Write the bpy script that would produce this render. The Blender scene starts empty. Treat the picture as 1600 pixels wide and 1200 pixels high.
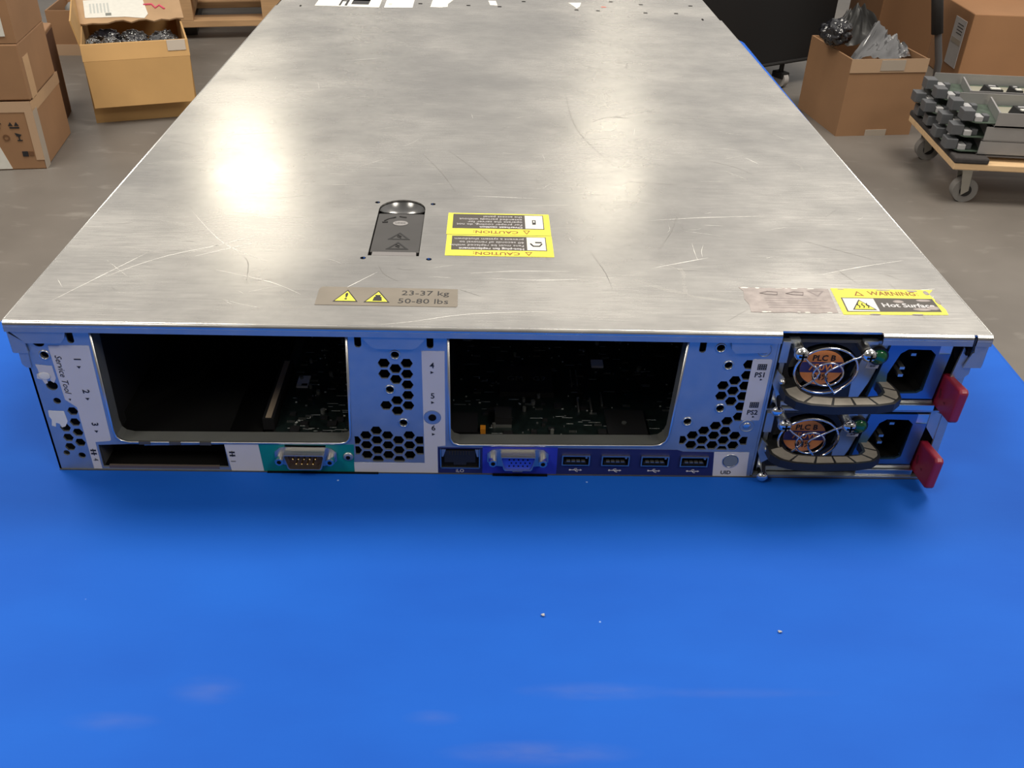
import bpy, bmesh, math, random
from mathutils import Vector, Matrix, Euler
R = math.radians
random.seed(7)
S = bpy.context.scene
C = S.collection

# ---------------------------------------------------------------- camera, world, lamps, exposure
TZ = 0.80                                   # table height above the floor
cam = bpy.data.cameras.new('camera'); cam.sensor_fit = 'HORIZONTAL'; cam.sensor_width = 36.0
cam.lens = 36.0 * 1460.0 / 1600.0; cam.clip_start = 0.02; cam.clip_end = 100
co = bpy.data.objects.new('camera', cam); C.objects.link(co)
co.location = (0.21288, -0.37091, 0.30471 + TZ)
co.rotation_euler = Euler((0.979373, -0.0284967, -0.0172978), 'XYZ')
S.camera = co
S.view_settings.view_transform = 'Standard'; S.view_settings.look = 'None'
S.view_settings.gamma = 1.0; S.view_settings.use_curve_mapping = False
S.view_settings.exposure = 0.0
try: S.cycles.use_denoising = True
except Exception: pass

w = bpy.data.worlds.new('warehouse_air'); S.world = w; w.use_nodes = True
wn = w.node_tree; bg = wn.nodes['Background']; bg.inputs[1].default_value = 1.0
# the hall around the table: bright ceiling and far end, dimmer near end behind the camera
wt = wn.nodes.new('ShaderNodeTexCoord'); ws = wn.nodes.new('ShaderNodeSeparateXYZ'); wn.links.new(wt.outputs['Generated'], ws.inputs[0])
def wramp(out, a, b, lo, hi):
    q = wn.nodes.new('ShaderNodeMapRange'); q.interpolation_type = 'SMOOTHSTEP'; q.inputs[1].default_value = a; q.inputs[2].default_value = b
    q.inputs[3].default_value = lo; q.inputs[4].default_value = hi; wn.links.new(ws.outputs[out], q.inputs[0]); return q.outputs[0]
wm = wn.nodes.new('ShaderNodeMath'); wm.operation = 'MULTIPLY'; wn.links.new(wramp('Y', -.75, .35, .22, 1.0), wm.inputs[0]); wn.links.new(wramp('Z', -.1, .5, .42, .62), wm.inputs[1])
wc = wn.nodes.new('ShaderNodeVectorMath'); wc.operation = 'SCALE'; wc.inputs[0].default_value = (1.0, .952, .89)
wx = wn.nodes.new('ShaderNodeMath'); wx.operation = 'MULTIPLY'; wn.links.new(wm.outputs[0], wx.inputs[0]); wn.links.new(wramp('X', -.9, .5, .72, 1.08), wx.inputs[1]); wn.links.new(wx.outputs[0], wc.inputs['Scale'])
wn.links.new(wc.outputs[0], bg.inputs[0])

LAMPS = [(-1.93, 7.75, 4.0, 28), (1.40, 8.35, 4.0, 15), (-1.75, 14.9, 4.0, 7), (2.05, 14.4, 4.0, 7),
         (-1.75, 1.6, 4.0, 110), (1.75, 1.6, 4.0, 130), (-2.2, -2.0, 4.0, 75), (2.4, -2.0, 4.0, 75)]

# ---------------------------------------------------------------- materials
MATS = {}
def mat(name, col, rough=0.6, metal=0.0, spec=0.5, var=0.0, scale=20.0, bump=0.0, emit=None, coat=0.0, rvar=0.0, stretch=(1, 1, 1), alpha=1.0, trans=0.0, aniso=0.0):
    if name in MATS: return MATS[name]
    m = bpy.data.materials.new(name); m.use_nodes = True; nt = m.node_tree; b = nt.nodes['Principled BSDF']
    b.inputs['Base Color'].default_value = (*col, 1); b.inputs['Roughness'].default_value = rough
    b.inputs['Metallic'].default_value = metal; b.inputs['Specular IOR Level'].default_value = spec
    b.inputs['Coat Weight'].default_value = coat; b.inputs['Transmission Weight'].default_value = trans
    b.inputs['Anisotropic'].default_value = aniso
    if var or bump or rvar:
        tc = nt.nodes.new('ShaderNodeTexCoord'); mp = nt.nodes.new('ShaderNodeMapping'); mp.inputs['Scale'].default_value = stretch
        n = nt.nodes.new('ShaderNodeTexNoise'); n.inputs['Scale'].default_value = scale; n.inputs['Detail'].default_value = 6
        nt.links.new(tc.outputs['Object'], mp.inputs[0]); nt.links.new(mp.outputs[0], n.inputs['Vector'])
        if var:
            r = nt.nodes.new('ShaderNodeMapRange'); r.inputs[3].default_value = 1 - var; r.inputs[4].default_value = 1 + var
            r.inputs[1].default_value = .3; r.inputs[2].default_value = .7
            mx = nt.nodes.new('ShaderNodeVectorMath'); mx.operation = 'SCALE'; mx.inputs[0].default_value = col
            nt.links.new(n.outputs[0], r.inputs[0]); nt.links.new(r.outputs[0], mx.inputs['Scale']); nt.links.new(mx.outputs[0], b.inputs['Base Color'])
        if rvar:
            r = nt.nodes.new('ShaderNodeMapRange'); r.inputs[3].default_value = rough - rvar; r.inputs[4].default_value = rough + rvar
            r.inputs[1].default_value = .3; r.inputs[2].default_value = .7
            nt.links.new(n.outputs[0], r.inputs[0]); nt.links.new(r.outputs[0], b.inputs['Roughness'])
        if bump:
            bp = nt.nodes.new('ShaderNodeBump'); bp.inputs['Strength'].default_value = bump; bp.inputs['Distance'].default_value = 0.001
            nt.links.new(n.outputs[0], bp.inputs['Height']); nt.links.new(bp.outputs[0], b.inputs['Normal'])
    if emit:
        b.inputs['Emission Color'].default_value = (*col, 1); b.inputs['Emission Strength'].default_value = emit
    MATS[name] = m; return m

def lid_material():
    m = bpy.data.materials.new('brushed_steel_lid'); m.use_nodes = True; nt = m.node_tree; b = nt.nodes['Principled BSDF']; L = nt.links.new
    b.inputs['Metallic'].default_value = 1.0
    tc = nt.nodes.new('ShaderNodeTexCoord')
    def noise(scale, st, detail=5):
        mp = nt.nodes.new('ShaderNodeMapping'); mp.inputs['Scale'].default_value = st
        n = nt.nodes.new('ShaderNodeTexNoise'); n.inputs['Scale'].default_value = scale; n.inputs['Detail'].default_value = detail
        L(tc.outputs['Object'], mp.inputs[0]); L(mp.outputs[0], n.inputs['Vector']); return n.outputs[0]
    def rng(x, a, c, lo=.3, hi=.7):
        r = nt.nodes.new('ShaderNodeMapRange'); r.inputs[1].default_value = lo; r.inputs[2].default_value = hi
        r.inputs[3].default_value = a; r.inputs[4].default_value = c; L(x, r.inputs[0]); return r.outputs[0]
    def math_(op, a, c):
        n = nt.nodes.new('ShaderNodeMath'); n.operation = op
        for i, v in enumerate((a, c)):
            if isinstance(v, (int, float)): n.inputs[i].default_value = v
            else: L(v, n.inputs[i])
        return n.outputs[0]
    big = noise(9, (1, 1.6, 1), 6); fine = noise(60, (1, 14, 1), 4); spots = noise(45, (1, 1, 1), 8)
    # fine hairline scratches: edges of large distorted cells, in three directions
    def scr(scale, rot, st, wd):
        mp = nt.nodes.new('ShaderNodeMapping'); mp.inputs['Rotation'].default_value = (0, 0, rot); mp.inputs['Scale'].default_value = st
        L(tc.outputs['Object'], mp.inputs[0])
        n = nt.nodes.new('ShaderNodeTexNoise'); n.inputs['Scale'].default_value = 3; L(mp.outputs[0], n.inputs['Vector'])
        ad = nt.nodes.new('ShaderNodeMixRGB'); ad.inputs[0].default_value = .12; L(mp.outputs[0], ad.inputs[1]); L(n.outputs[1], ad.inputs[2])
        v = nt.nodes.new('ShaderNodeTexVoronoi'); v.feature = 'DISTANCE_TO_EDGE'; v.inputs['Scale'].default_value = scale; L(ad.outputs[0], v.inputs['Vector'])
        line = rng(v.outputs[0], 1, 0, 0, wd)
        msk = rng(noise(14 + rot * 3, (1, 1, 1), 3), 0, 1, .56, .66)
        return math_('MULTIPLY', line, msk)
    s = math_('MAXIMUM', scr(7, .5, (1, 4, 1), .006), scr(9, 1.3, (1, 5, 1), .006))
    s = math_('MAXIMUM', s, scr(5, 2.6, (1, 6, 1), .005))
    rough = math_('ADD', rng(big, .17, .29), rng(fine, -.02, .03)); rough = math_('ADD', rough, math_('MULTIPLY', s, .15))
    L(rough, b.inputs['Roughness'])
    tone = math_('MULTIPLY', rng(big, .59, .68), rng(spots, .95, 1.03)); tone = math_('MULTIPLY', tone, rng(fine, .97, 1.03))
    tone = math_('SUBTRACT', tone, math_('MULTIPLY', s, .16))
    cc = nt.nodes.new('ShaderNodeCombineXYZ'); L(tone, cc.inputs[0]); L(math_('MULTIPLY', tone, .975), cc.inputs[1]); L(math_('MULTIPLY', tone, .93), cc.inputs[2])
    L(cc.outputs[0], b.inputs['Base Color'])
    bp = nt.nodes.new('ShaderNodeBump'); bp.inputs['Strength'].default_value = .25; bp.inputs['Distance'].default_value = .0004
    L(math_('ADD', big, math_('MULTIPLY', fine, .12)), bp.inputs['Height']); L(bp.outputs[0], b.inputs['Normal'])
    # a second, hazier lobe: the worn film of fine scuffs over the polished sheet
    b2 = nt.nodes.new('ShaderNodeBsdfPrincipled'); b2.inputs['Metallic'].default_value = 1.0
    L(cc.outputs[0], b2.inputs['Base Color']); L(math_('ADD', rough, .14), b2.inputs['Roughness']); L(bp.outputs[0], b2.inputs['Normal'])
    ms = nt.nodes.new('ShaderNodeMixShader'); L(rng(spots, .20, .40), ms.inputs[0]); L(b.outputs[0], ms.inputs[1]); L(b2.outputs[0], ms.inputs[2])
    L(ms.outputs[0], nt.nodes['Material Output'].inputs['Surface'])
    return m
M_LID = lid_material()
M_STEEL = mat('galvanised_steel', (.47, .50, .51), .42, .85, var=.05, scale=120, rvar=.05)
M_STEELB = mat('bright_sheet_steel', (.72, .71, .69), .3, 1.0, var=.04, scale=60)
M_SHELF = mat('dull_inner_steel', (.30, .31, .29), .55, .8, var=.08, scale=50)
M_SHEET = mat('dark_inner_steel', (.10, .10, .10), .6, .5)
M_BLACK = mat('black_plastic', (.012, .012, .013), .45)
M_BLACKM = mat('matt_black_cavity', (.004, .004, .004), .8, spec=.1)
M_PCB = mat('dark_green_board', (.006, .012, .011), .45, var=.5, scale=300, coat=.2)
M_CHIP = mat('black_chip', (.008, .008, .009), .7)
M_SOLD = mat('tin_solder', (.6, .6, .58), .3, .9)
M_SILK = mat('white_silkscreen', (.5, .52, .5), .6)
M_ORANGE = mat('orange_plastic', (.75, .28, .02), .5)
M_CHROME = mat('chrome_wire', (.85, .85, .86), .12, 1.0)
M_GOLD = mat('gold_pin', (.8, .55, .2), .3, 1.0)
M_LABEL = mat('pale_grey_label', (.56, .55, .57), .6, var=.03, scale=40)
M_INK = mat('black_ink', (.015, .015, .018), .6)
M_TEAL = mat('teal_label', (.0, .19, .20), .5, var=.05, scale=60)
M_NAVY = mat('navy_label', (.012, .016, .10), .5)
M_BLUEL = mat('royal_blue_label', (.02, .035, .42), .5)
M_VGA = mat('blue_connector_plastic', (.02, .06, .55), .45)
M_MAROON = mat('maroon_plastic', (.25, .013, .035), .42, coat=.1)
M_YEL = mat('yellow_label', (.78, .72, .07), .5, var=.06, scale=60)
M_DGREY = mat('charcoal_label', (.065, .056, .05), .55, var=.1, scale=50)
M_TAUPE = mat('taupe_label', (.205, .18, .148), .5, var=.08, scale=60)
M_WHITE = mat('white_paper', (.7, .69, .64), .7, var=.04, scale=60)
M_RUBBED = mat('rubbed_label', (.33, .29, .28), .6, var=.22, scale=160)
M_BROWN = mat('brown_ink', (.25, .10, .02), .6)
M_LATCH = mat('dark_grey_latch', (.05, .048, .048), .42, var=.08, scale=100)
M_LATCHB = mat('grey_latch_bar', (.20, .19, .19), .4)
M_SCRL = mat('bright_scratch', (.95, .94, .90), .5, 1.0)
M_SCRD = mat('dark_scratch', (.22, .21, .20), .5, .8)
M_FANO = mat('orange_fan_sticker', (.78, .27, .07), .5)
M_FANB = mat('blue_fan_sticker', (.035, .035, .16), .5)
M_LED = mat('dark_green_lens', (.005, .10, .03), .15, coat=.6)
M_HANDLE = mat('grey_brown_handle_pad', (.22, .20, .17), .6, var=.12, scale=200)
M_INLETP = mat('blue_reflection_plate', (.13, .27, .45), .35, .9)  # the table's blue reflection is put into the steel's colour
M_TABLE = None
M_PCBG = mat('green_board', (.06, .085, .065), .5, var=.3, scale=60)

def table_material():
    m = bpy.data.materials.new('blue_table_laminate'); m.use_nodes = True; nt = m.node_tree; b = nt.nodes['Principled BSDF']; L = nt.links.new
    tc = nt.nodes.new('ShaderNodeTexCoord')
    def noise(scale, st, detail=5):
        mp = nt.nodes.new('ShaderNodeMapping'); mp.inputs['Scale'].default_value = st
        n = nt.nodes.new('ShaderNodeTexNoise'); n.inputs['Scale'].default_value = scale; n.inputs['Detail'].default_value = detail
        L(tc.outputs['Object'], mp.inputs[0]); L(mp.outputs[0], n.inputs['Vector']); return n.outputs[0]
    def rng(x, a, c, lo, hi):
        r = nt.nodes.new('ShaderNodeMapRange'); r.inputs[1].default_value = lo; r.inputs[2].default_value = hi
        r.inputs[3].default_value = a; r.inputs[4].default_value = c; L(x, r.inputs[0]); return r.outputs[0]
    mx = nt.nodes.new('ShaderNodeMixRGB'); mx.inputs[1].default_value = (.006, .080, .435, 1); mx.inputs[2].default_value = (.008, .100, .50, 1)
    L(rng(noise(9, (1, 2, 1)), 0, 1, .3, .7), mx.inputs[0])
    # pale rubbed marks in a few fixed places: spheres of influence around given points
    def spot(x, y, rx, ry, k):
        mp = nt.nodes.new('ShaderNodeMapping'); mp.vector_type = 'POINT'
        mp.inputs['Scale'].default_value = (1 / rx, 1 / ry, 0); mp.inputs['Location'].default_value = (-x / rx, -y / ry, 0)
        L(tc.outputs['Object'], mp.inputs[0])
        ln = nt.nodes.new('ShaderNodeVectorMath'); ln.operation = 'LENGTH'; L(mp.outputs[0], ln.inputs[0])
        return rng(ln.outputs['Value'], k, 0, .1, 1.0)
    tot = None
    for a in [(.107, -.1336, .016, .008, .2), (.2585, -.1335, .034, .005, .24), (.235, -.161, .04, .006, .28), (.31, -.134, .05, .003, .12), (.075, -.148, .02, .005, .18), (.195, -.146, .012, .004, .2)]:
        s = spot(*a)
        if tot is None: tot = s
        else:
            n = nt.nodes.new('ShaderNodeMath'); n.operation = 'MAXIMUM'; L(tot, n.inputs[0]); L(s, n.inputs[1]); tot = n.outputs[0]
    mul = nt.nodes.new('ShaderNodeMath'); mul.operation = 'MULTIPLY'; L(tot, mul.inputs[0]); L(rng(noise(60, (1, 3, 1), 8), .35, 1.2, .35, .65), mul.inputs[1])
    m2 = nt.nodes.new('ShaderNodeMixRGB'); m2.inputs[2].default_value = (.12, .155, .36, 1); L(mul.outputs[0], m2.inputs[0]); L(mx.outputs[0], m2.inputs[1])
    # small pale lint specks
    v = nt.nodes.new('ShaderNodeTexVoronoi'); v.inputs['Scale'].default_value = 34; L(tc.outputs['Object'], v.inputs['Vector'])
    m3 = nt.nodes.new('ShaderNodeMixRGB'); m3.inputs[2].default_value = (.35, .5, .8, 1); L(rng(v.outputs['Distance'], .7, 0, .012, .022), m3.inputs[0]); L(m2.outputs[0], m3.inputs[1])
    L(m3.outputs[0], b.inputs['Base Color']); b.inputs['Roughness'].default_value = .6; b.inputs['Specular IOR Level'].default_value = .12
    bp = nt.nodes.new('ShaderNodeBump'); bp.inputs['Strength'].default_value = .15; bp.inputs['Distance'].default_value = .0005
    L(noise(120, (.25, 1.5, 1), 4), bp.inputs['Height']); L(bp.outputs[0], b.inputs['Normal'])
    return m
M_TABLE = table_material()

def floor_material():
    m = bpy.data.materials.new('worn_concrete'); m.use_nodes = True; nt = m.node_tree; b = nt.nodes['Principled BSDF']; L = nt.links.new
    tc = nt.nodes.new('ShaderNodeTexCoord')
    def noise(scale, detail=8, st=(1, 1, 1)):
        mp = nt.nodes.new('ShaderNodeMapping'); mp.inputs['Scale'].default_value = st; L(tc.outputs['Object'], mp.inputs[0])
        n = nt.nodes.new('ShaderNodeTexNoise'); n.inputs['Scale'].default_value = scale; n.inputs['Detail'].default_value = detail
        L(mp.outputs[0], n.inputs['Vector']); return n.outputs[0]
    cr = nt.nodes.new('ShaderNodeValToRGB'); L(noise(2.2), cr.inputs[0])
    cr.color_ramp.elements[0].position = .32; cr.color_ramp.elements[0].color = (.125, .112, .10, 1)
    cr.color_ramp.elements[1].position = .68; cr.color_ramp.elements[1].color = (.19, .172, .155, 1)
    mx = nt.nodes.new('ShaderNodeMixRGB'); mx.inputs[2].default_value = (.33, .31, .28, 1)
    r = nt.nodes.new('ShaderNodeMapRange'); r.inputs[1].default_value = .6; r.inputs[2].default_value = .72; r.inputs[3].default_value = 0; r.inputs[4].default_value = .35
    L(noise(9, 9, (1, 2.2, 1)), r.inputs[0]); L(r.outputs[0], mx.inputs[0]); L(cr.outputs[0], mx.inputs[1]); L(mx.outputs[0], b.inputs['Base Color'])
    b.inputs['Roughness'].default_value = .42; b.inputs['Specular IOR Level'].default_value = .35
    return m

# ---------------------------------------------------------------- mesh builder
class MB:
    def __init__(s, sc=1.0): s.v = []; s.f = []; s.m = []; s.mats = []; s.sc = sc; s.sm = []
    def mi(s, m):
        if m not in s.mats: s.mats.append(m)
        return s.mats.index(m)
    def add(s, vs, fs, m, T=None, smooth=False):
        n = len(s.v); k = s.mi(m)
        for p in vs:
            p = Vector(p)
            if T is not None: p = T @ p
            s.v.append(p)
        for f in fs: s.f.append([n + i for i in f]); s.m.append(k); s.sm.append(smooth)
        return s
    def box(s, x0, x1, y0, y1, z0, z1, m, T=None):
        vs = [(x, y, z) for x in (x0, x1) for y in (y0, y1) for z in (z0, z1)]
        return s.add(vs, [(0, 1, 3, 2), (4, 6, 7, 5), (0, 4, 5, 1), (2, 3, 7, 6), (0, 2, 6, 4), (1, 5, 7, 3)], m, T)
    def prism(s, poly, a, b, m, axis='y', T=None):
        # poly of (u,v); axis 'y': (u,t,v), 'z': (u,v,t), 'x': (t,u,v)
        def P(u, v, t): return {'y': (u, t, v), 'z': (u, v, t), 'x': (t, u, v)}[axis]
        n = len(poly); vs = [P(u, v, a) for u, v in poly] + [P(u, v, b) for u, v in poly]
        fs = [list(range(n)), list(range(2 * n - 1, n - 1, -1))] + [(i, (i + 1) % n, n + (i + 1) % n, n + i) for i in range(n)]
        return s.add(vs, fs, m, T)
    def cyl(s, p0, p1, r, m, n=16, r1=None, T=None):
        p0, p1 = Vector(p0), Vector(p1); r1 = r if r1 is None else r1
        d = (p1 - p0).normalized(); a = d.orthogonal().normalized(); b = d.cross(a)
        vs = [p0 + (a * math.cos(t) + b * math.sin(t)) * r for t in [2 * math.pi * i / n for i in range(n)]]
        vs += [p1 + (a * math.cos(t) + b * math.sin(t)) * r1 for t in [2 * math.pi * i / n for i in range(n)]]
        s.add(vs, [(i, (i + 1) % n, n + (i + 1) % n, n + i) for i in range(n)], m, T, True)
        return s.add(vs, [list(range(n))[::-1], list(range(n, 2 * n))], m, T)
    def tube(s, pts, r, m, n=8, closed=False, T=None, ry=None):
        pts = [Vector(p) for p in pts]; N = len(pts); vs = []; prev = None
        for i, p in enumerate(pts):
            if closed: d = pts[(i + 1) % N] - pts[i - 1]
            else: d = pts[min(i + 1, N - 1)] - pts[max(i - 1, 0)]
            d.normalize()
            if prev is None: a = d.orthogonal().normalized()
            else: a = (prev - d * prev.dot(d)).normalized()
            prev = a; b = d.cross(a)
            vs += [p + a * math.cos(2 * math.pi * k / n) * r + b * math.sin(2 * math.pi * k / n) * (ry or r) for k in range(n)]
        fs = []
        for i in range(N if closed else N - 1):
            j = (i + 1) % N
            fs += [(i * n + k, i * n + (k + 1) % n, j * n + (k + 1) % n, j * n + k) for k in range(n)]
        if not closed: fs += [list(range(n))[::-1], list(range((N - 1) * n, N * n))]
        return s.add(vs, fs, m, T, True)
    def ball(s, c, r, m, n=14, sz=(1, 1, 1), T=None):
        c = Vector(c); vs = []; fs = []; h = n // 2
        for i in range(h + 1):
            ph = math.pi * i / h
            for k in range(n):
                t = 2 * math.pi * k / n
                vs.append(c + Vector((math.sin(ph) * math.cos(t) * sz[0], math.sin(ph) * math.sin(t) * sz[1], math.cos(ph) * sz[2])) * r)
        for i in range(h):
            for k in range(n): fs.append((i * n + k, i * n + (k + 1) % n, (i + 1) * n + (k + 1) % n, (i + 1) * n + k))
        return s.add(vs, fs, m, T, True)
    def sheet(s, outline, holes, t0, t1, m, plane='xz', T=None):
        """flat sheet with holes; plane xz: (u, y=t, v); xy: (u, v, z=t); yz: (x=t,u,v)"""
        cu = bpy.data.curves.new('tmp', 'CURVE'); cu.dimensions = '2D'; cu.fill_mode = 'BOTH'; cu.extrude = abs(t1 - t0) / 2 * 1
        for poly in [outline] + holes:
            sp = cu.splines.new('POLY'); sp.points.add(len(poly) - 1)
            for i, (u, v) in enumerate(poly): sp.points[i].co = (u, v, 0, 1)
            sp.use_cyclic_u = True
        return s._curve(cu, (t0 + t1) / 2, m, plane, T)
    def _curve(s, cu, mid, m, plane, T=None, M2=None):
        o = bpy.data.objects.new('tmp', cu); C.objects.link(o); bpy.context.view_layer.update()
        dg = bpy.context.evaluated_depsgraph_get(); me = o.evaluated_get(dg).to_mesh()
        def P(c):
            if M2 is not None: c = M2 @ c
            return {'xz': (c.x, mid - c.z, c.y), 'xy': (c.x, c.y, mid + c.z), 'yz': (mid + c.z, c.x, c.y), '-yz': (mid - c.z, -c.x, c.y)}[plane]
        s.add([P(v.co) for v in me.vertices], [list(p.vertices) for p in me.polygons], m, T)
        o.evaluated_get(dg).to_mesh_clear(); bpy.data.objects.remove(o); bpy.data.curves.remove(cu)
        return s
    def text(s, txt, u, v, size, t, m, plane='xz', rot=0, T=None, sx=1.0, bold=0.0, align='CENTER', th=.03, shear=0.0):
        cu = bpy.data.curves.new('tmp', 'FONT'); cu.body = txt; cu.size = size; cu.align_x = align; cu.align_y = 'CENTER'; cu.extrude = th
        cu.offset = bold; cu.resolution_u = 2; cu.shear = shear
        M2 = Matrix.Translation((u, v, 0)) @ Matrix.Rotation(rot, 4, 'Z') @ Matrix.Diagonal((sx, 1, 1, 1))
        return s._curve(cu, t, m, plane, T, M2)
    def build(s, name, parent=None, T=None, bevel=0.0, seg=2, loc=None):
        me = bpy.data.meshes.new(name)
        me.from_pydata([(p * s.sc)[:] for p in s.v], [], s.f)
        for m in s.mats: me.materials.append(m)
        for p, k, sm in zip(me.polygons, s.m, s.sm): p.material_index = k; p.use_smooth = sm
        me.update()
        bm = bmesh.new(); bm.from_mesh(me); bmesh.ops.recalc_face_normals(bm, faces=bm.faces[:]); bm.to_mesh(me); bm.free()
        o = bpy.data.objects.new(name, me); C.objects.link(o)
        if parent is not None: o.parent = parent
        if T is not None: o.matrix_basis = T
        if bevel:
            b = o.modifiers.new('Bevel', 'BEVEL'); b.width = bevel; b.segments = seg; b.limit_method = 'ANGLE'; b.angle_limit = R(50)
        return o

def empty(name, loc, rz=0.0, label=None, cat=None, group=None):
    o = bpy.data.objects.new(name, None); C.objects.link(o); o.location = loc; o.rotation_euler = (0, 0, rz); o.empty_display_size = .05
    if label: tag(o, label, cat, group)
    return o
def tag(o, label, cat, group=None):
    o['label'] = label; o['category'] = cat
    if group: o['group'] = group
    return o
def circ(cx, cy, r, n=20, ry=None, a0=0): return [(cx + r * math.cos(a0 + 2 * math.pi * i / n), cy + (ry or r) * math.sin(a0 + 2 * math.pi * i / n)) for i in range(n)]
def clip(poly, ax, lim, keep_gt):
    out = []
    for i in range(len(poly)):
        a, b = poly[i], poly[(i + 1) % len(poly)]
        ia = (a[ax] > lim) == keep_gt; ib = (b[ax] > lim) == keep_gt
        if ia: out.append(a)
        if ia != ib:
            t = (lim - a[ax]) / (b[ax] - a[ax]); out.append((a[0] + (b[0] - a[0]) * t, a[1] + (b[1] - a[1]) * t))
    return out
def rrect(x0, x1, y0, y1, r, n=5):
    out = []
    for cx, cy, a in ((x1 - r, y1 - r, 0), (x0 + r, y1 - r, 90), (x0 + r, y0 + r, 180), (x1 - r, y0 + r, 270)):
        out += [(cx + r * math.cos(R(a + 90 * i / n)), cy + r * math.sin(R(a + 90 * i / n))) for i in range(n + 1)]
    return out
mm = lambda: MB(.001)

# ---------------------------------------------------------------- setting
fb = MB(); fb.box(-9, 11, -6, 18, -.05, 0, floor_material()); fl = fb.build('floor'); fl['kind'] = 'structure'

M_LAMPH = mat('white_lamp_housing', (.7, .7, .7), .5)
for x, y, z, pw in LAMPS:
    e = empty('ceiling_lamp', (x, y, z), 0, 'round white high bay lamp hanging above the warehouse floor', 'lamp', 'high bay lamps under the roof')
    h = MB(); n = 32; k_ = 1 if y > 3 else 2.45
    vs = [(math.cos(2 * math.pi * i / n) * r_ * k_, math.sin(2 * math.pi * i / n) * r_ * k_, z_) for r_, z_ in ((.34, 0), (.30, .12), (.12, .20)) for i in range(n)]
    h.add(vs, [(k * n + i, k * n + (i + 1) % n, (k + 1) * n + (i + 1) % n, (k + 1) * n + i) for k in range(2) for i in range(n)] + [list(range(2 * n, 3 * n))], M_LAMPH)
    h.build('housing', e)
    ld = bpy.data.lights.new('bulb', 'AREA'); ld.shape = 'DISK'; ld.size = .66 if y > 3 else 1.6; ld.energy = pw; ld.color = (1.0, .91, .74) if y > 3 else (1.0, .93, .82)
    lo = bpy.data.objects.new('bulb', ld); C.objects.link(lo); lo.parent = e; lo.location = (0, 0, .005)

# ---------------------------------------------------------------- the blue table
tb = empty('work_table', (0, 0, 0), 0, 'long work table with a bright blue top under the open server', 'table')
def tx(x, y): return x + .0129 * y
poly = [(tx(-.097, -.78) + .005, -.78), (tx(.540, -.78), -.78)]
for cx, cy, a0 in ((tx(.540, .93) - .03, .90, 0), (tx(-.100, .93) + .03, .90, 90)):
    poly += [(cx + .03 * math.cos(R(a0 + 15 * i)), cy + .03 * math.sin(R(a0 + 15 * i))) for i in range(7)]
t = MB(); t.prism(poly, TZ - .03, TZ, M_TABLE, 'z'); t.build('tabletop', tb, bevel=.004)
M_TLEG = mat('grey_table_leg', (.2, .2, .21), .4, .6)
for x in (-.06, .49):
    for y in (-.70, .85):
        l = MB(); l.cyl((x, y, 0), (x, y, TZ - .03), .018, M_TLEG, 20); l.build('leg', tb)
for y in (-.70, .85): ap = MB(); ap.box(-.05, .48, y - .01, y + .01, TZ - .09, TZ - .03, M_TLEG); ap.build('crossbar', tb)
def crumb(x, y, r, n, label):
    b = mm()
    for i in range(n):
        b.ball((random.uniform(-r, r) * .9, random.uniform(-r, r) * .5, r * .45), r * random.uniform(.5, .8), mat('grey_lint', (.45, .45, .47), .9), 8, (1, .7, .6))
    o = b.build('lint_crumb'); o.location = (x, y, TZ + .0002); tag(o, label, 'lint', 'lint crumbs on the blue table')
crumb(.24, -.0947, 1.0, 5, 'pale grey lint crumb on the blue table, straight below the blue video port')
crumb(.3399, -.1031, .8, 4, 'small brownish crumb of lint on the blue table below the power supplies')

# ================================================================= THE SERVER (millimetres, rear face at y = 0, bottom at z = 0)
sv = empty('rack_server', (0, 0, TZ), 0, 'silver rack server lying flat on the blue table with its rear ports toward the viewer', 'server')
LX0, LX1, SEAM_L, SEAM_R, ZT = -4.6, 449.8, 639.5, 621.8, 87.5
# ---- top cover
c = mm()
arch = [(151.6, 70.5), (178.2, 70.5), (178.0, 131)] + [(164.8 + 13.2 * math.cos(R(a)), 131 + 13.2 * math.sin(R(a))) for a in range(15, 180, 15)] + [(151.6, 131)]
lid_out = [(LX0, -1.4), (350.8, -1.4), (351.2, -.4), (397.5, -.4), (398, -1.4), (LX1, -1.4), (LX1, SEAM_R), (LX0, SEAM_L)]
c.sheet(lid_out, [arch] + [circ(x, y, 1.5, 12) for x, y in ((149.8, 139.8), (182.0, 138.8), (149.6, 67.4), (183.6, 67.2))], 86.5, ZT, M_LID, 'xy')
# rear flange with its rounded nose and hanging tabs
def nose(x0, x1):
    prof = [(-.9, 87.5)] + [(-.9 - 2.0 * math.sin(R(a)), 85.5 + 2.0 * math.cos(R(a))) for a in range(12, 91, 13)] + [(-2.9, 82.3), (-2.1, 82.3), (-2.0, 85.4), (-.9, 86.5)]
    c.prism([(y, z) for y, z in prof], x0, x1, M_LID, 'x')
for x0_, x1_ in ((LX0 + .3, 350.8), (398, 440.6), (442.2, LX1 - .3)): c.box(x0_, x1_, -3.0, -2.2, 82.2, 84.9, M_STEEL)
nose(LX0 + .3, 350.8); nose(398, 440.6); nose(442.2, LX1 - .3)
c.prism([(156, 83), (186.5, 83), (185, 80), (181.5, 76.2), (179.5, 75.4), (163, 75.4), (160.5, 76.5), (157.5, 80)], -2.1, -1.3, M_STEEL)
c.prism([(327.5, 83), (346, 83), (346, 76.5), (330.5, 75.8), (328.5, 78)], -2.1, -1.3, M_STEEL)
c.prism([(-3.5, 83), (22.5, 83), (21.5, 79), (19, 75.8), (3.2, 75.6)], -2.1, -1.3, M_STEEL)
c.prism([(442.4, 83), (449, 83), (443.2, 78)], -2.1, -1.3, M_STEEL)
# side flanges
c.box(LX0, LX0 + .8, -1, SEAM_L - 1, 70, 87, M_LID); c.box(LX1 - .8, LX1, -1, SEAM_R - 1, 70, 87, M_LID)
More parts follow.
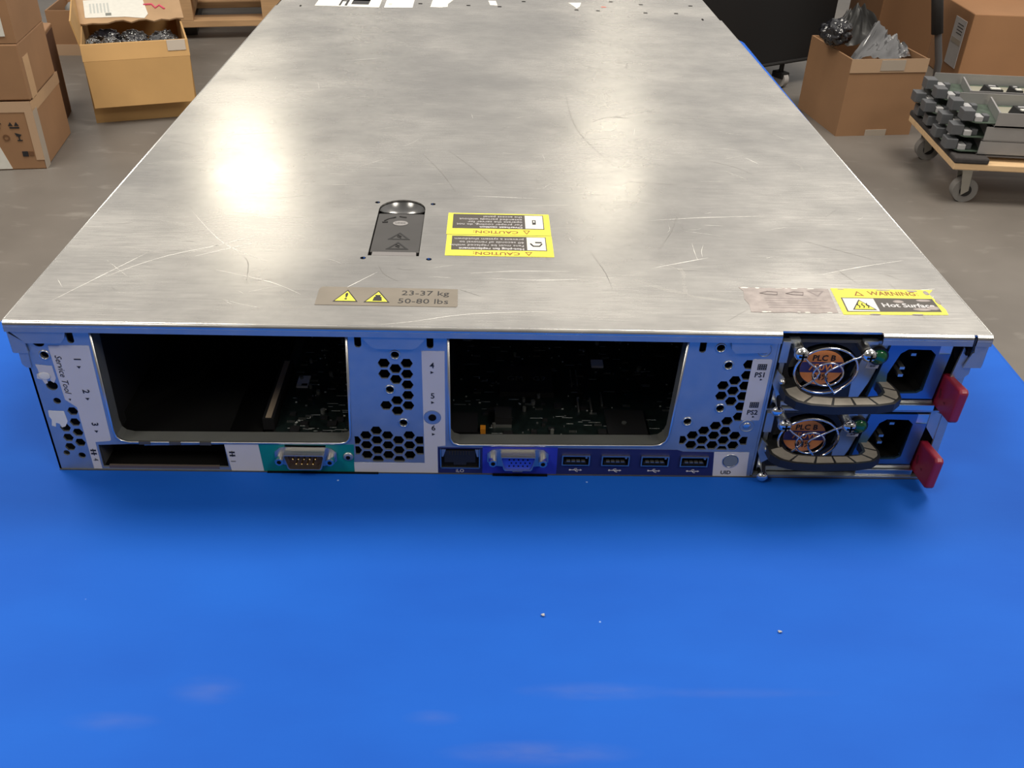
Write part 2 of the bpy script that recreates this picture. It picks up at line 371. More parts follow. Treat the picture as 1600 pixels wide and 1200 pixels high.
# bright lip turned along the two long edges
c.tube([(LX0 + .5, 0, 86.9), (LX0 + .5, SEAM_L - 1, 86.9)], .75, M_STEELB, 8); c.tube([(LX1 - .5, 0, 86.9), (LX1 - .5, SEAM_R - 1, 86.9)], .75, M_STEELB, 8)
lid = c.build('top_cover', sv)
# scratches: their own thin strips
SCL = [[(164, -.3), (178.4, 2.5), (201.7, 9.8), (225.7, 13), (250, 15)], [(205.4, 52.2), (226.4, 55.2), (255.9, 56.3)], [(26.9, 42), (49.6, 65.5), (90.3, 88.7)],
       [(10.3, 16.8), (26.8, 46.8), (38.9, 68.8)], [(75.7, 52.2), (106.8, 39.6), (124.5, 27.1)], [(304.1, 121), (338.3, 127.1), (376.4, 130.7)], [(384.8, 57), (408, 66.6), (436, 76)],
       [(134.6, 21.1), (150.4, 41.2), (158.7, 51.9)], [(47.7, 122.1), (75, 81.7), (102.7, 60.4)], [(92.5, 438.2), (123.6, 451.2)], [(60, 70), (95, 96)], [(64, 66), (92, 84)], [(215, 47), (240, 46), (262, 48)],
       [(230, 139), (262, 141)], [(40, 250), (70, 256)], [(385, 226), (391, 215)], [(205, 152), (245, 150)], [(300, 62), (331, 75)], [(420, 40), (440, 44)], [(432, 28), (436, 36)]]
SCD = [[(170.7, 221.2), (184.7, 188.1), (194.5, 157.6)], [(267.9, 82.1), (273.9, 56.3), (275.9, 37.7)], [(241.5, 105.3), (242.2, 81.1), (246.6, 66.1)], [(273.5, 388), (275.7, 279), (295, 205.5)],
       [(417.8, 51.1), (421.8, 31), (423.3, 12)], [(96, 39.2), (92.7, 58.5), (88.3, 67.1)], [(187.1, 228.2), (202.5, 200.1), (216.7, 168.9)], [(324.9, 135.6), (316.8, 108.6), (305.9, 83.7)], [(157.6, 62.6), (162, 50), (170, 42)],
       [(356, 220.6), (374.5, 207.8), (383.7, 193.8)], [(2, 236), (26, 226)], [(385, 100), (408, 84), (420, 76)], [(200, 35), (211, 28)], [(300, 180), (330, 176)], [(395, 66), (402, 48)]]
def strip(b, pts, w, m, z):
    pts = [Vector((p[0], p[1], 0)) for p in pts]; out = []
    # Catmull-Rom resample
    P = [pts[0]] + pts + [pts[-1]]
    for i in range(1, len(P) - 2):
        for k in range(6):
            t_ = k / 6; a, b_, c_, d = P[i - 1], P[i], P[i + 1], P[i + 2]
            out.append(.5 * ((2 * b_) + (c_ - a) * t_ + (2 * a - 5 * b_ + 4 * c_ - d) * t_ * t_ + (3 * b_ - a - 3 * c_ + d) * t_ ** 3))
    out.append(pts[-1]); vs = []; n = len(out)
    for i, p in enumerate(out):
        d = (out[min(i + 1, n - 1)] - out[max(i - 1, 0)]).normalized(); nn = Vector((-d.y, d.x, 0)); ww = w * math.sin(math.pi * (i + .4) / (n - .2)) * random.uniform(.5, 1.1)
        vs += [(p + nn * ww)[:2] + (z,), (p - nn * ww)[:2] + (z,)]
    b.add(vs, [(2 * i, 2 * i + 1, 2 * i + 3, 2 * i + 2) for i in range(n - 1)], m)
s = mm()
for L_ in SCL: strip(s, L_, .22, M_SCRL, ZT + .03)
for L_ in SCD: strip(s, L_, .17, M_SCRD, ZT + .03)
for i in range(120):
    x = random.uniform(5, 440); y = random.uniform(5, 420) ** 1.0; a = random.choice([random.gauss(.1, .35), random.uniform(0, 3.1)]); l = random.uniform(4, 24)
    if 130 < x < 255 and 60 < y < 145 or 335 < x < 440 and y < 48 or 125 < x < 205 and 10 < y < 38: continue
    x2, y2 = x + l * math.cos(a), y + l * math.sin(a)
    if not (0 < x2 < 445) or y2 < 2: continue
    strip(s, [(x, y), ((x + x2) / 2 + random.uniform(-1, 1), (y + y2) / 2 + random.uniform(-1, 1)), (x2, y2)], random.uniform(.05, .11), random.choice([M_SCRL, M_SCRL, M_SCRD]), ZT + .03)
so = s.build('scratches', lid); so['kind'] = 'stuff'

# latch set in the cover
la = mm()
la.sheet([(151.2, 70), (178.6, 70), (178.5, 131)] + [(164.8 + 13.7 * math.cos(R(a)), 131 + 13.7 * math.sin(R(a))) for a in range(10, 180, 10)] + [(151.2, 131)], [], 78, 79, M_LATCH, 'xy')
n = 18  # wall of the well
rim = [(151.4, 70.3), (178.4, 70.3), (178.2, 131)] + [(164.8 + 13.4 * math.cos(R(a)), 131 + 13.4 * math.sin(R(a))) for a in range(10, 180, 10)] + [(151.4, 131)]
N = len(rim)
la.add([(x, y, 78.5) for x, y in rim] + [(x, y, 86.9) for x, y in rim], [(i, (i + 1) % N, N + (i + 1) % N, N + i) for i in range(N)], M_LATCH)
la.box(152.0, 177.8, 76.6, 126, 79, 86.6, M_LATCH); la.prism([(126, 86.6), (126, 79), (136, 79), (136, 80.5)], 152.0, 177.8, M_LATCH, 'x')
lo_ = la.build('latch', lid, bevel=.0003)
h = mm(); h.box(146, 187, 60, 148, 76.5, 77.5, M_BLACKM); h.build('hole_blackout_plate', lid)  # added black plate that keeps the holes in the cover dark
h = mm(); h.box(153.4, 176.6, 71.2, 75.8, 79, 87.3, M_LATCHB); h.build('latch_release', lo_, bevel=.0005)
h = mm(); h.add([(164.8 + 12.9 * math.cos(t_) * q, 131 + (12.6 * math.sin(t_) * q if math.sin(t_) > 0 else 4 * math.sin(t_) * q), 86.2 - 6 * (1 - q * q) ** .5 + (0 if q < 1 else .2)) for q in (1, .8, .5, .2) for t_ in [2 * math.pi * i / 28 for i in range(28)]],
      [(k * 28 + i, k * 28 + (i + 1) % 28, (k + 1) * 28 + (i + 1) % 28, (k + 1) * 28 + i) for k in range(3) for i in range(28)] + [list(range(84, 112))], mat('shiny_dark_well', (.2, .2, .2), .22, .7), smooth=True); h.build('finger_well', lo_)
h = mm()
h.prism(circ(165.2, 113, 4.2, 24, 3.2), 86.6, 86.8, mat('grey_lock_mark', (.25, .24, .24), .5), 'z'); h.text('LOCK', 165.2, 113, 2.2, 86.85, M_LATCH, 'xy')
h.build('lock_mark', lo_)
h = mm()
for dx, dy in ((0, 0), (0, 12)):
    tri = [(160, 80 + dy), (172, 80 + dy), (166, 89 + dy)]; inn = [(161.8, 81 + dy), (170.2, 81 + dy), (166, 87.4 + dy)]
    h.sheet(tri, [inn], 86.55, 86.75, M_BLACK, 'xy'); h.tube([(165, 85.5 + dy, 86.7), (167, 84 + dy, 86.7), (165, 83.6 + dy, 86.7), (167, 82 + dy, 86.7)], .3, M_BLACK, 5)
h.tube([(156, 116, 86.7), (158, 119, 86.7), (162, 121, 86.7)], .4, M_BLACK, 5); h.tube([(155, 114, 86.7), (158, 114.5, 86.7)], .5, M_BLACK, 5); h.tube([(164, 122, 86.7), (168, 121, 86.7)], .4, M_BLACK, 5)
h.build('warning_symbols', lo_)

# ---- stickers on the cover
Zs = ZT + .02
def warn_tri(b, cx, cy, wd, hh, z, m1=None, m0=None):
    b.prism([(cx - wd / 2, cy - hh / 2), (cx + wd / 2, cy - hh / 2), (cx, cy + hh / 2)], z, z + .05, m0 or M_INK, 'z')
    b.prism([(cx - wd / 2 + wd * .09, cy - hh / 2 + hh * .07), (cx + wd / 2 - wd * .09, cy - hh / 2 + hh * .07), (cx, cy + hh / 2 - hh * .12)], z + .05, z + .1, m1 or M_YEL, 'z')
b = mm(); b.prism([(132.6, 17.2), (199.4, 17.0), (200.0, 18.5), (199.6, 34.8), (133.6, 35.2), (132.4, 33)], Zs, Zs + .12, M_TAUPE, 'z')
warn_tri(b, 146.5, 26.3, 12, 12, Zs + .12); b.text('!', 146.5, 25.3, 9, Zs + .26, M_INK, 'xy', bold=.15)
warn_tri(b, 161.4, 26.0, 12.5, 12, Zs + .12); b.prism([(159.3, 21.5), (163.8, 21.5), (163.3, 25.6), (159.8, 25.6)], Zs + .22, Zs + .26, M_INK, 'z'); b.prism([(160.4, 25.6), (162.6, 25.6), (162.9, 27.4), (160.1, 27.4)], Zs + .22, Zs + .26, M_INK, 'z')
b.text('23-37 kg', 184, 29.8, 6.6, Zs + .15, M_INK, 'xy', sx=1.0); b.text('50-80 lbs', 183.4, 21.8, 6.6, Zs + .15, M_INK, 'xy', sx=1.0)
o = b.build('weight_label', lid); o['label'] = 'taupe sticker with two yellow triangles reading 23-37 kg 50-80 lbs'
def caution(x0, x1, y0, y1, title, lines, icon, lab):
    b = mm(); b.prism([(x0, y0), (x1, y0), (x1 - .1, y1), (x0 + .2, y1)], Zs, Zs + .12, M_YEL, 'z')
    H_ = y1 - y0; bx1 = x1 - 3.4
    b.prism([(x0 + 3, y0 + H_ * .27), (bx1, y0 + H_ * .27), (bx1, y1 - H_ * .05), (x0 + 3, y1 - H_ * .05)], Zs + .12, Zs + .16, M_DGREY, 'z')
    b.prism([(bx1 - 10.5, y0 + H_ * .30), (bx1 - .5, y0 + H_ * .30), (bx1 - .5, y1 - H_ * .08), (bx1 - 10.5, y1 - H_ * .08)], Zs + .16, Zs + .2, M_WHITE, 'z')
    cx, cy = bx1 - 5.5, y0 + H_ * .6
    if icon: b.tube([(cx - 3, cy, Zs + .2), (cx - 1.6, cy - 3, Zs + .2), (cx + 1.6, cy - 3, Zs + .2), (cx + 3, cy, Zs + .2)], .45, M_INK, 6); b.box(cx - .5, cx + 3, cy + 1, cy + 2.6, Zs + .2, Zs + .24, M_INK)
    else: b.box(cx - 1, cx + 1, cy - 3, cy + 3, Zs + .2, Zs + .24, M_INK); b.box(cx - .4, cx + .4, cy - .5, cy + 2, Zs + .24, Zs + .27, M_WHITE)
    b.text(title, x0 + 27, y0 + H_ * .125, 4.8, Zs + .16, M_BROWN, 'xy', rot=math.pi, bold=.1, sx=1.1)
    b.sheet([(x0 + 46, y0 + H_ * .21), (x0 + 42, y0 + H_ * .21), (x0 + 44, y0 + H_ * .03)], [[(x0 + 45.2, y0 + H_ * .19), (x0 + 42.8, y0 + H_ * .19), (x0 + 44, y0 + H_ * .08)]], Zs + .12, Zs + .2, M_BROWN, 'xy')
    yy = y0 + H_ * .34
    for i, tline in enumerate(lines):
        b.text(tline, bx1 - 12, yy, 3.3, Zs + .2, M_LABEL, 'xy', rot=math.pi, align='LEFT', bold=.09 if i == 0 else 0.0, sx=1.02); yy += (H_ * .62) / len(lines) * 1.0
    o = b.build('caution_label', lid); o['label'] = lab
caution(191.6, 248.9, 72, 97.4, 'CAUTION:', ['Hot-plug fan replacement', 'Fans must be replaced within', '60 seconds of removal to', 'prevent a system shutdown'], True, 'yellow caution sticker about hot-plug fan replacement, nearer the rear edge')
caution(191.3, 248.7, 98.2, 126.6, 'CAUTION:', ['Overheat caution', 'For proper cooling, do not', 'operate the server for', 'extended periods without', 'the access panel'], False, 'yellow overheat caution sticker, farther from the rear edge')
b = mm()
ol = [(340.2, 17.2)] + [(340 + i * 2.3, 17 + random.uniform(-.5, .5)) for i in range(2, 18)] + [(382.5, 17.5), (384.8, 41.6)] + [(384 - i * 2.4, 41.9 + random.uniform(-.4, .4)) for i in range(1, 17)] + [(339.5, 42.2), (341.2, 38), (339.8, 30), (341, 24)]
b.sheet(ol, [], Zs, Zs + .1, M_RUBBED, 'xy')
for i in range(5): b.box(350, 380 - (i % 3) * 4, 21.6 + i * 2.3, 22.1 + i * 2.3, Zs + .1, Zs + .12, mat('faded_ink', (.22, .19, .19), .6))
for x in (354, 367): b.tube([(x - 5, 36, Zs + .1), (x - 1, 38, Zs + .1), (x + 4, 37.4, Zs + .1), (x + 3, 34.6, Zs + .1), (x - 2, 35, Zs + .1)], .35, mat('faded_ink', (.2, .2, .2)), 5, True)
b.sheet([(373, 39.5), (382, 39.5), (377.5, 33.5)], [[(374.6, 38.8), (380.4, 38.8), (377.5, 34.8)]], Zs + .1, Zs + .13, mat('faded_ink', (.2, .2, .2)), 'xy')
for i in range(14):
    x = random.choice([random.uniform(340, 350), random.uniform(340, 385)]); y = random.choice([17.4, 41.6, random.uniform(17, 42) if x < 342.5 else 17.6]); b.ball((x, y, Zs + .05), 1, M_WHITE, 8, (random.uniform(.8, 2.4), random.uniform(.3, .9), .12))
o = b.build('rubbed_label', lid); o['label'] = 'worn taupe sticker with rubbed-off print and torn pale edges'
b = mm(); b.prism([(384.6, 16), (436.0, 17.2), (436.8, 22), (435.2, 34), (434.6, 38), (438.2, 42.4), (416, 42.2), (386.2, 42.6)], Zs, Zs + .12, M_YEL, 'z')
b.prism([(387.2, 18.6), (434, 19.8), (434.2, 33), (388.4, 33)], Zs + .12, Zs + .15, M_DGREY, 'z'); b.prism([(388, 19.4), (403.5, 19.6), (404.4, 32.2), (389, 32.2)], Zs + .15, Zs + .18, M_WHITE, 'z')
warn_tri(b, 396.6, 25.8, 12, 10.4, Zs + .18)
for i in range(3): b.tube([(394.4 + i * 2.2, 22.5, Zs + .3), (395.1 + i * 2.2, 24, Zs + .3), (394.2 + i * 2.2, 25.4, Zs + .3), (394.9 + i * 2.2, 27, Zs + .3)], .3, M_INK, 5)
b.text('WARNING', 415.7, 37.6, 5.6, Zs + .16, M_BROWN, 'xy', bold=.12, sx=.88); b.text(':', 428.5, 37.6, 5.6, Zs + .16, M_BROWN, 'xy')
b.sheet([(396, 35), (401, 35), (398.5, 40)], [[(397.1, 35.6), (399.9, 35.6), (398.5, 38.6)]], Zs + .12, Zs + .2, M_BROWN, 'xy')
b.text('Hot Surface', 419.5, 25.6, 5.4, Zs + .2, M_LABEL, 'xy', bold=.13, sx=1.0)
for cx, cy, a, d in ((416, 29.5, 3, 1.6), (425, 22, 5, 1.5), (431, 23.5, 3.4, 2.2), (429, 31, 4, 1.3), (412.5, 41.3, 4, .7), (427, 40.8, 3, 1), (433.5, 39, 1.4, 2.4), (436, 30, 1.2, 3), (400, 16.6, 3, .5), (421, 17, 3, .6), (391, 41.6, 2, .5)):
    b.ball((cx, cy, Zs + .14), 1, M_RUBBED, 10, (a, d, .13))
o = b.build('warning_label', lid); o['label'] = 'yellow and charcoal hot surface warning sticker, scuffed at one side'

# ---- front cover beyond the seam
c = mm(); ZF = 86.7
c.prism([(LX0, SEAM_L + .8), (LX1, SEAM_R + .8), (LX1, 760), (LX0, 760)], ZF - 1, ZF, M_LID, 'z')
c.box(LX0, LX0 + .8, SEAM_L + 1, 760, 60, ZF, M_LID); c.box(LX1 - .8, LX1, SEAM_R + 1, 760, 60, ZF, M_LID)
for x, y in ((140.9, 666.8), (191.3, 664.3), (224, 662.5), (304.3, 656.4), (326.8, 654.9), (376.3, 690), (376, 650.9), (408.2, 651.8), (250, 690), (200, 700), (430, 690), (345, 700)): c.box(x - 2, x + 2, y - 1.5, y + 1.5, ZF, ZF + .2, M_BLACKM)
c.box(20, 21.5, 637, 641, ZF, ZF + 1.2, M_BLACKM); c.box(430, 431.5, 621, 626, ZF, ZF + 1.2, M_BLACKM)
fc = c.build('front_cover', sv)
b = mm(); b.prism([(34, 645), (100, 643.5), (99, 735), (34, 735)], ZF + .05, ZF + .2, M_WHITE, 'z')
for i, (x0, x1) in enumerate(((58, 60), (64, 66.5), (70, 88))): b.box(x0, x1, 648 if i < 2 else 655, 690, ZF + .2, ZF + .24, M_INK)
b.box(60, 64, 668, 674, ZF + .2, ZF + .24, M_INK); b.box(70, 88, 672, 678, ZF + .2, ZF + .24, M_INK)
o = b.build('paper_label', fc); o['label'] = 'cream paper label with heavy black marks'
b = mm(); b.prism([(105, 644.5), (134, 647.6), (133, 730), (104, 730)], ZF + .05, ZF + .2, mat('bright_white_paper', (.85, .85, .87), .7), 'z'); b.box(108, 112, 655, 665, ZF + .2, ZF + .24, M_SILK); o = b.build('paper_label', fc); o['label'] = 'plain white paper label'
for P_ in ([(152, 652), (163, 651), (170, 655), (169.7, 668), (175, 690), (153, 690)], [(214, 668), (222, 667), (220, 690), (212, 690)], [(298, 690), (312, 692), (309, 672), (305, 663), (303, 672)]):
    b = mm(); b.prism(P_, ZF + .05, ZF + .15, M_WHITE, 'z'); b.build('label_remnant', fc)
b = mm(); b.box(332, 337, 672, 675, ZF + .05, ZF + .15, mat('red_smudge', (.6, .12, .08), .6)); b.build('red_mark', fc)

# ---- chassis shell
b = mm(); b.box(0, 445, 1.2, 750, 0, 1, M_SHEET); b.build('base_pan', sv)
b = mm(); b.box(0, 1, 0, 750, 0, 86, M_STEEL); b.build('side_panel', sv)
b = mm(); b.box(444, 445, 2, 750, 0, 86, M_STEEL); b.build('side_panel', sv)
b = mm(); b.box(1, 444, 745, 750, 1, 85.5, M_BLACK); b.build('front_panel', sv)
b = mm(); b.box(350.6, 351.6, .2, 380, 1, 82, M_STEEL); b.build('power_bay_wall', sv)
b = mm(); b.box(2, 350, 372, 380, 1, 85, M_BLACKM)
for i in range(6): b.cyl((30 + i * 56, 371.5, 42), (30 + i * 56, 370.5, 42), 24, M_BLACK, 20)
b.build('fan_wall', sv)
# lid corner brackets beside the rear face
b = mm(); b.prism([(-4.4, 80.8), (2.4, 75.6), (2.6, 69.6), (-4.2, 69.8)], -1.2, -.4, M_STEEL); b.prism([(-2.2, 69.7), (2.2, 69.6), (1.6, 61.2), (-.6, 61.4), (-2.2, 63.2)], -.6, .4, M_STEEL)
b.build('corner_bracket', sv)
b = mm(); b.prism([(449.2, 82), (443, 77.3), (440.8, 69.2), (449.4, 69.2)], -1.2, -.4, M_STEEL); b.prism([(440.6, 77.5), (445.4, 69), (445.6, 65), (443, 61.8), (437.2, 62.4), (439, 80)], .2, 1.2, M_STEEL); b.box(440.2, 442, -1.0, 2, 76, 82, M_BLACKM)
b.build('corner_bracket', sv)

# ---- perforated rear panel
def hexa(cx, cy, r=2.95): return circ(cx, cy, r, 6)
HL = [(165.8, 66.3), (165.8, 60.2), (171.15, 63.3), (171.15, 57.2), (171.15, 45), (171.15, 38.9), (176.5, 66.4), (176.5, 60.3), (176.5, 54.2), (176.5, 48.1), (176.5, 42.1), (165.8, 42)]
HBt = [(160.2, 26.7), (154.9, 23.7), (165.6, 23.8), (176.3, 24), (149.6, 20.5), (160.2, 20.7), (170.9, 20.9), (181.6, 20.9), (154.9, 17.6), (165.6, 17.6), (176.3, 17.8), (149.6, 14.3), (160.2, 14.5), (170.9, 14.6), (181.6, 14.7), (154.9, 11.4), (165.6, 11.5), (176.3, 11.6), (160.2, 8.4), (170.9, 8.4)]
HR = [(338.6, 68.5), (338.6, 62.4), (333.3, 59.3), (338.6, 56.3), (328, 56.3), (333.3, 53.3), (328, 50.3), (338.6, 50.2), (333.3, 47.2), (338.6, 44.1), (338.6, 38), (333.3, 35.2), (328, 32.2), (333.3, 29.2), (322.6, 29.2), (317.3, 26.2), (328, 26.2), (338.6, 26.2), (312, 23.2), (322.6, 23.2), (333.3, 23.3), (343.9, 23.2), (317.3, 20.2), (328, 20.2), (338.6, 20.2), (322.6, 17.2), (333.3, 17.2)]
HE = [(14.6, 36.2), (14.2, 29.6), (8.8, 26.2), (14.2, 23.4), (8.8, 20.2), (14.0, 17.2), (8.4, 14.4)]
holes = [hexa(x, y) for x, y in HL]
for x, y in HBt:
    p = clip(clip(clip(hexa(x, y), 0, 149.2, True), 0, 183.2, False), 1, 7.2, True)
    if len(p) > 2: holes.append(p)
for x, y in HR:
    p = clip(clip(clip(hexa(x, y), 1, 17.4, True), 0, 311.2, True), 0, 345.2, False); holes.append(p)
holes += [hexa(x, y, 2.6) for x, y in HE]
RND = [(171.2, 71.1, 1.9), (168, 51.4, 1.9), (173.8, 31.8, 1.9), (188, 35.3, 1.7), (323.7, 77.6, 1.9), (328.8, 68, 1.9), (328.6, 43, 1.9), (313.6, 34.8, 1.9), (9.1, 68.2, 1.9), (8.6, 42.2, 1.8), (5.8, 10.6, 1.6), (13, 9.1, 1.8)]
holes += [circ(x, y, r, 16) for x, y, r in RND]
holes += [circ(8.3, 51, 2.7, 16), [(5, 74.6)] + [(8 + 2.6 * math.cos(R(a)), 74.6 + 2.0 * math.sin(R(a))) for a in range(200, 350, 30)] + [(10.6, 74.6)]]
for x in (22.9, 154.3, 187.7, 315.2): holes.append(rrect(x - 1.6, x + 1.6, 74.8, 81.6, 1.5, 4))
op1 = [(32.6, 81.8), (149.2, 81.8), (147.4, 24), (146.6, 21), (144.8, 19.2), (142, 18.6), (38, 17.8), (34.2, 18.8), (32.2, 21), (31.6, 25)]
op2 = [(196.2, 81.8), (308, 81.8), (305.6, 26), (304.4, 22.4), (301.8, 20), (298, 19.4), (201, 18.4), (198, 19.6), (196.4, 22.6)]
holes += [op1, op2]
holes.append([(22.4, 15.8), (38, 16.6), (45, 16.6), (45, 15.8), (84.4, 17), (84.8, 2.6), (22.2, 2.0)])
holes.append([(191.2, 16.2), (211.8, 16.2), (211.8, 3.6), (191.2, 3.6)])              # network jack
holes.append([(114, 17.2), (134.6, 17.2), (132.4, 5.6), (116.4, 5.6)])                # serial
holes.append([(222.4, 16.4), (239.2, 16.4), (237.4, 7), (224.4, 7)])                  # video
for x in (260, 280.1, 300.2, 320.2): holes.append([(x - 7.2, 13.4), (x + 7.2, 13.4), (x + 7.2, 6.9), (x - 7.2, 6.9)])
holes.append(circ(338.9, 10.4, 4.0, 20))
p = mm(); p.sheet([(0, 0), (350.4, 0), (350.4, 82), (0, 82)], holes, 0, 1.0, M_STEEL, 'xz')
for x, y, r in RND[:3] + RND[4:9]:  # extruded screw rims
    p.tube([(x + (r + .35) * math.cos(t_), -.1, y + (r + .35) * math.sin(t_)) for t_ in [2 * math.pi * i / 20 for i in range(20)]], .38, M_STEELB, 6, True)
p.prism(circ(188, 35.3, 4.0, 28), -.25, 0, M_STEEL); p.cyl((188, -.3, 35.3), (188, -.6, 35.3), 1.9, M_BLACKM, 14)
# rolled lips around the two card openings
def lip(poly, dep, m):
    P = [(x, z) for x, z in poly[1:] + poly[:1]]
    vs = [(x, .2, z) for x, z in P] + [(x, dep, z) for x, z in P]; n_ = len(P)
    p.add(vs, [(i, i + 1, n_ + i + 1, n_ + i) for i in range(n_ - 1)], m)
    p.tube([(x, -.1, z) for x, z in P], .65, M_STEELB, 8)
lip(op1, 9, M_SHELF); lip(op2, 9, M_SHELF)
rp = p.build('rear_panel', sv)
for x, y in ((344.6, 76.6), (343.6, 32.5)):
    b = mm(); b.ball((x, 0, y), 2.1, M_STEELB, 16, (1, .35, 1)); b.tube([(x + 3.4 * math.cos(t_), -.05, y + 3.4 * math.sin(t_)) for t_ in [2 * math.pi * i / 24 for i in range(24)]], .25, M_STEEL, 6, True); b.build('rivet', rp)
# three tabs under the first opening
b = mm()
for x in (45.7, 60.6, 75.5): b.box(x - 2.8, x + 2.8, -.9, .2, 17.0, 18.7, M_SHEET)
b.build('tab_gap', rp)
# ---- labels on the rear panel
def lab(name, poly, m, parent=rp, y=-.12, build=True):
    b = mm(); b.sheet(poly, [], y, -.01, m, 'xz'); return b
b = lab('a', [(11.8, 73.4), (30.6, 73.6), (29.4, 19.0), (28.6, 18.4), (21.4, 17.6), (21.2, .8), (17.2, .8), (17.2, 38.6), (12.6, 43)], M_LABEL)
b.text('Service Tool', 14.9, 57.6, 4.2, -.2, M_INK, 'xz', rot=-math.pi / 2, sx=1.0, shear=.25); b.prism([(14.4, 43.6), (15.6, 43.6), (15, 42.4)], -.2, -.14, M_INK)
for d, z in (('1', 66.1), ('2', 48), ('3', 28.6)):
    b.text(d, 23.5, z, 4.4, -.2, M_INK, 'xz', rot=-math.pi / 2, bold=.1); b.prism([(22.4, z - 3.8), (24.4, z - 3.8), (23.4, z - 5.2)], -.2, -.14, M_INK)
b.tube([(19.2, -.2, 13.4), (19.2, -.2, 9.4)], .2, M_INK, 5)
for z in (12.4, 10.4): b.box(17.8, 19, -.2, -.15, z - .5, z + .5, M_INK); b.box(19.4, 20.6, -.2, -.15, z - .5, z + .5, M_INK)
b.text('4', 19.2, 6.6, 3.4, -.2, M_INK, 'xz', rot=-math.pi / 2)
o = b.build('slot_label', rp); o['label'] = 'pale label strip reading Service Tool and slot numbers 1 2 3 4'
b = lab('a', [(3.5, 62.8), (11, 62), (11.2, 55.2), (9.8, 52.6), (8.6, 53.6), (8.2, 55.8), (7, 56), (6.8, 52.4), (5.4, 52), (4.6, 54.4), (2.4, 55), (2.8, 57.5), (4, 58), (4, 60)], M_LABEL); b.ball((6.2, -.2, 56.5), 1, M_WHITE, 10, (3, .15, 2.2)); b.build('label_remnant', rp)
b = lab('a', [(3, 36.4), (10.4, 36), (10.8, 30), (9, 27), (7.2, 26.4), (6.6, 28.6), (5, 29.2), (4.4, 26.8), (2.6, 27.4), (3.4, 31), (2.6, 33)], M_WHITE); b.build('label_remnant', rp)
b = lab('a', [(84.4, 17.4), (101.2, 17.6), (102.2, .4), (86, .2)], M_LABEL)
b.tube([(87.6, -.2, 13), (87.6, -.2, 9.6)], .2, M_INK, 5)
for z in (12.2, 10.2): b.box(86.2, 87.4, -.2, -.15, z - .5, z + .5, M_INK); b.box(87.8, 89, -.2, -.15, z - .5, z + .5, M_INK)
b.text('1', 87.4, 6.5, 3.6, -.2, M_INK, 'xz', rot=-math.pi / 2); b.build('slot_label', rp)
b = mm(); b.sheet([(101.3, 17.7), (148.6, 17.9), (147.8, .2), (102.3, .2)], [[(114, 17.2), (134.6, 17.2), (132.4, 5.6), (116.4, 5.6)]], -.12, -.01, M_TEAL, 'xz')
b.text('IOIOI', 124.6, 2.6, 3.0, -.2, mat('teal_print', (.02, .33, .33), .6), 'xz'); b.build('serial_label', rp)
b = mm(); b.sheet([(183.6, 73.4), (194.4, 73.4), (194.2, 18), (190.2, 17.4), (190.2, .4), (148, .2), (148, 6.6), (183.6, 6.6)], [circ(188, 35.3, 4.3, 24)], -.12, -.01, M_LABEL, 'xz')
for d, z in (('4', 65.4), ('5', 48), ('6', 28.8)):
    b.text(d, 188.4, z, 4.4, -.2, M_INK, 'xz', bold=.05); b.prism([(187.6, z - 4.6), (189.2, z - 3.8), (187.6, z - 3.0)], -.2, -.14, M_INK)
b.build('slot_label', rp)
b = mm(); b.sheet([(190.4, 16.9), (212.8, 16.9), (212.8, .2), (190.4, .2)], [[(191.2, 16.2), (211.8, 16.2), (211.8, 3.6), (191.2, 3.6)]], -.12, -.01, M_NAVY, 'xz'); b.text('iLO', 201.4, 2.0, 2.8, -.2, M_LABEL, 'xz'); b.build('port_label', rp)
b = mm(); b.sheet([(212.8, 17.6), (250.5, 17.6), (250.5, .2), (212.8, .2)], [[(222.4, 16.4), (239.2, 16.4), (237.4, 7), (224.4, 7)]], -.12, -.01, M_BLUEL, 'xz')
b.sheet([(228.2, 4.2), (233.2, 4.2), (233.2, 1.6), (228.2, 1.6)], [[(228.7, 3.8), (232.7, 3.8), (232.7, 2.0), (228.7, 2.0)]], -.2, -.12, M_LABEL, 'xz'); b.build('port_label', rp)
b = mm(); b.sheet([(250.5, 17.2), (311, 17.0), (314, 15.9), (329.6, 15.9), (331, .2), (250.5, .2)], [[(x - 7.2, 13.4), (x + 7.2, 13.4), (x + 7.2, 6.9), (x - 7.2, 6.9)] for x in (260, 280.1, 300.2, 320.2)], -.12, -.01, M_NAVY, 'xz')
for x in (260, 280.1, 300.2, 320.2):
    b.tube([(x - 2.6, -.2, 3.4), (x + 2.6, -.2, 3.4)], .2, M_LABEL, 5); b.ball((x - 2.6, -.2, 3.4), .6, M_LABEL, 8, (1, .2, 1)); b.prism([(x + 2.6, 4), (x + 2.6, 2.8), (x + 3.6, 3.4)], -.25, -.14, M_LABEL)
    b.tube([(x - 1, -.2, 3.4), (x, -.2, 4.4), (x + 1, -.2, 4.4)], .16, M_LABEL, 5); b.tube([(x - .2, -.2, 3.4), (x + .8, -.2, 2.4), (x + 1.6, -.2, 2.4)], .16, M_LABEL, 5)
b.build('port_label', rp)
b = mm(); b.sheet([(329.8, 15.9), (347.6, 15.9), (348.6, .4), (331.2, .2)], [circ(338.9, 10.4, 4.0, 20)], -.12, -.01, M_LABEL, 'xz'); b.text('UID', 337.6, 2.8, 3.2, -.2, M_INK, 'xz', bold=.05); b.build('button_label', rp)
b = lab('a', rrect(339.9, 349.2, 36.0, 71.6, .8), M_LABEL)
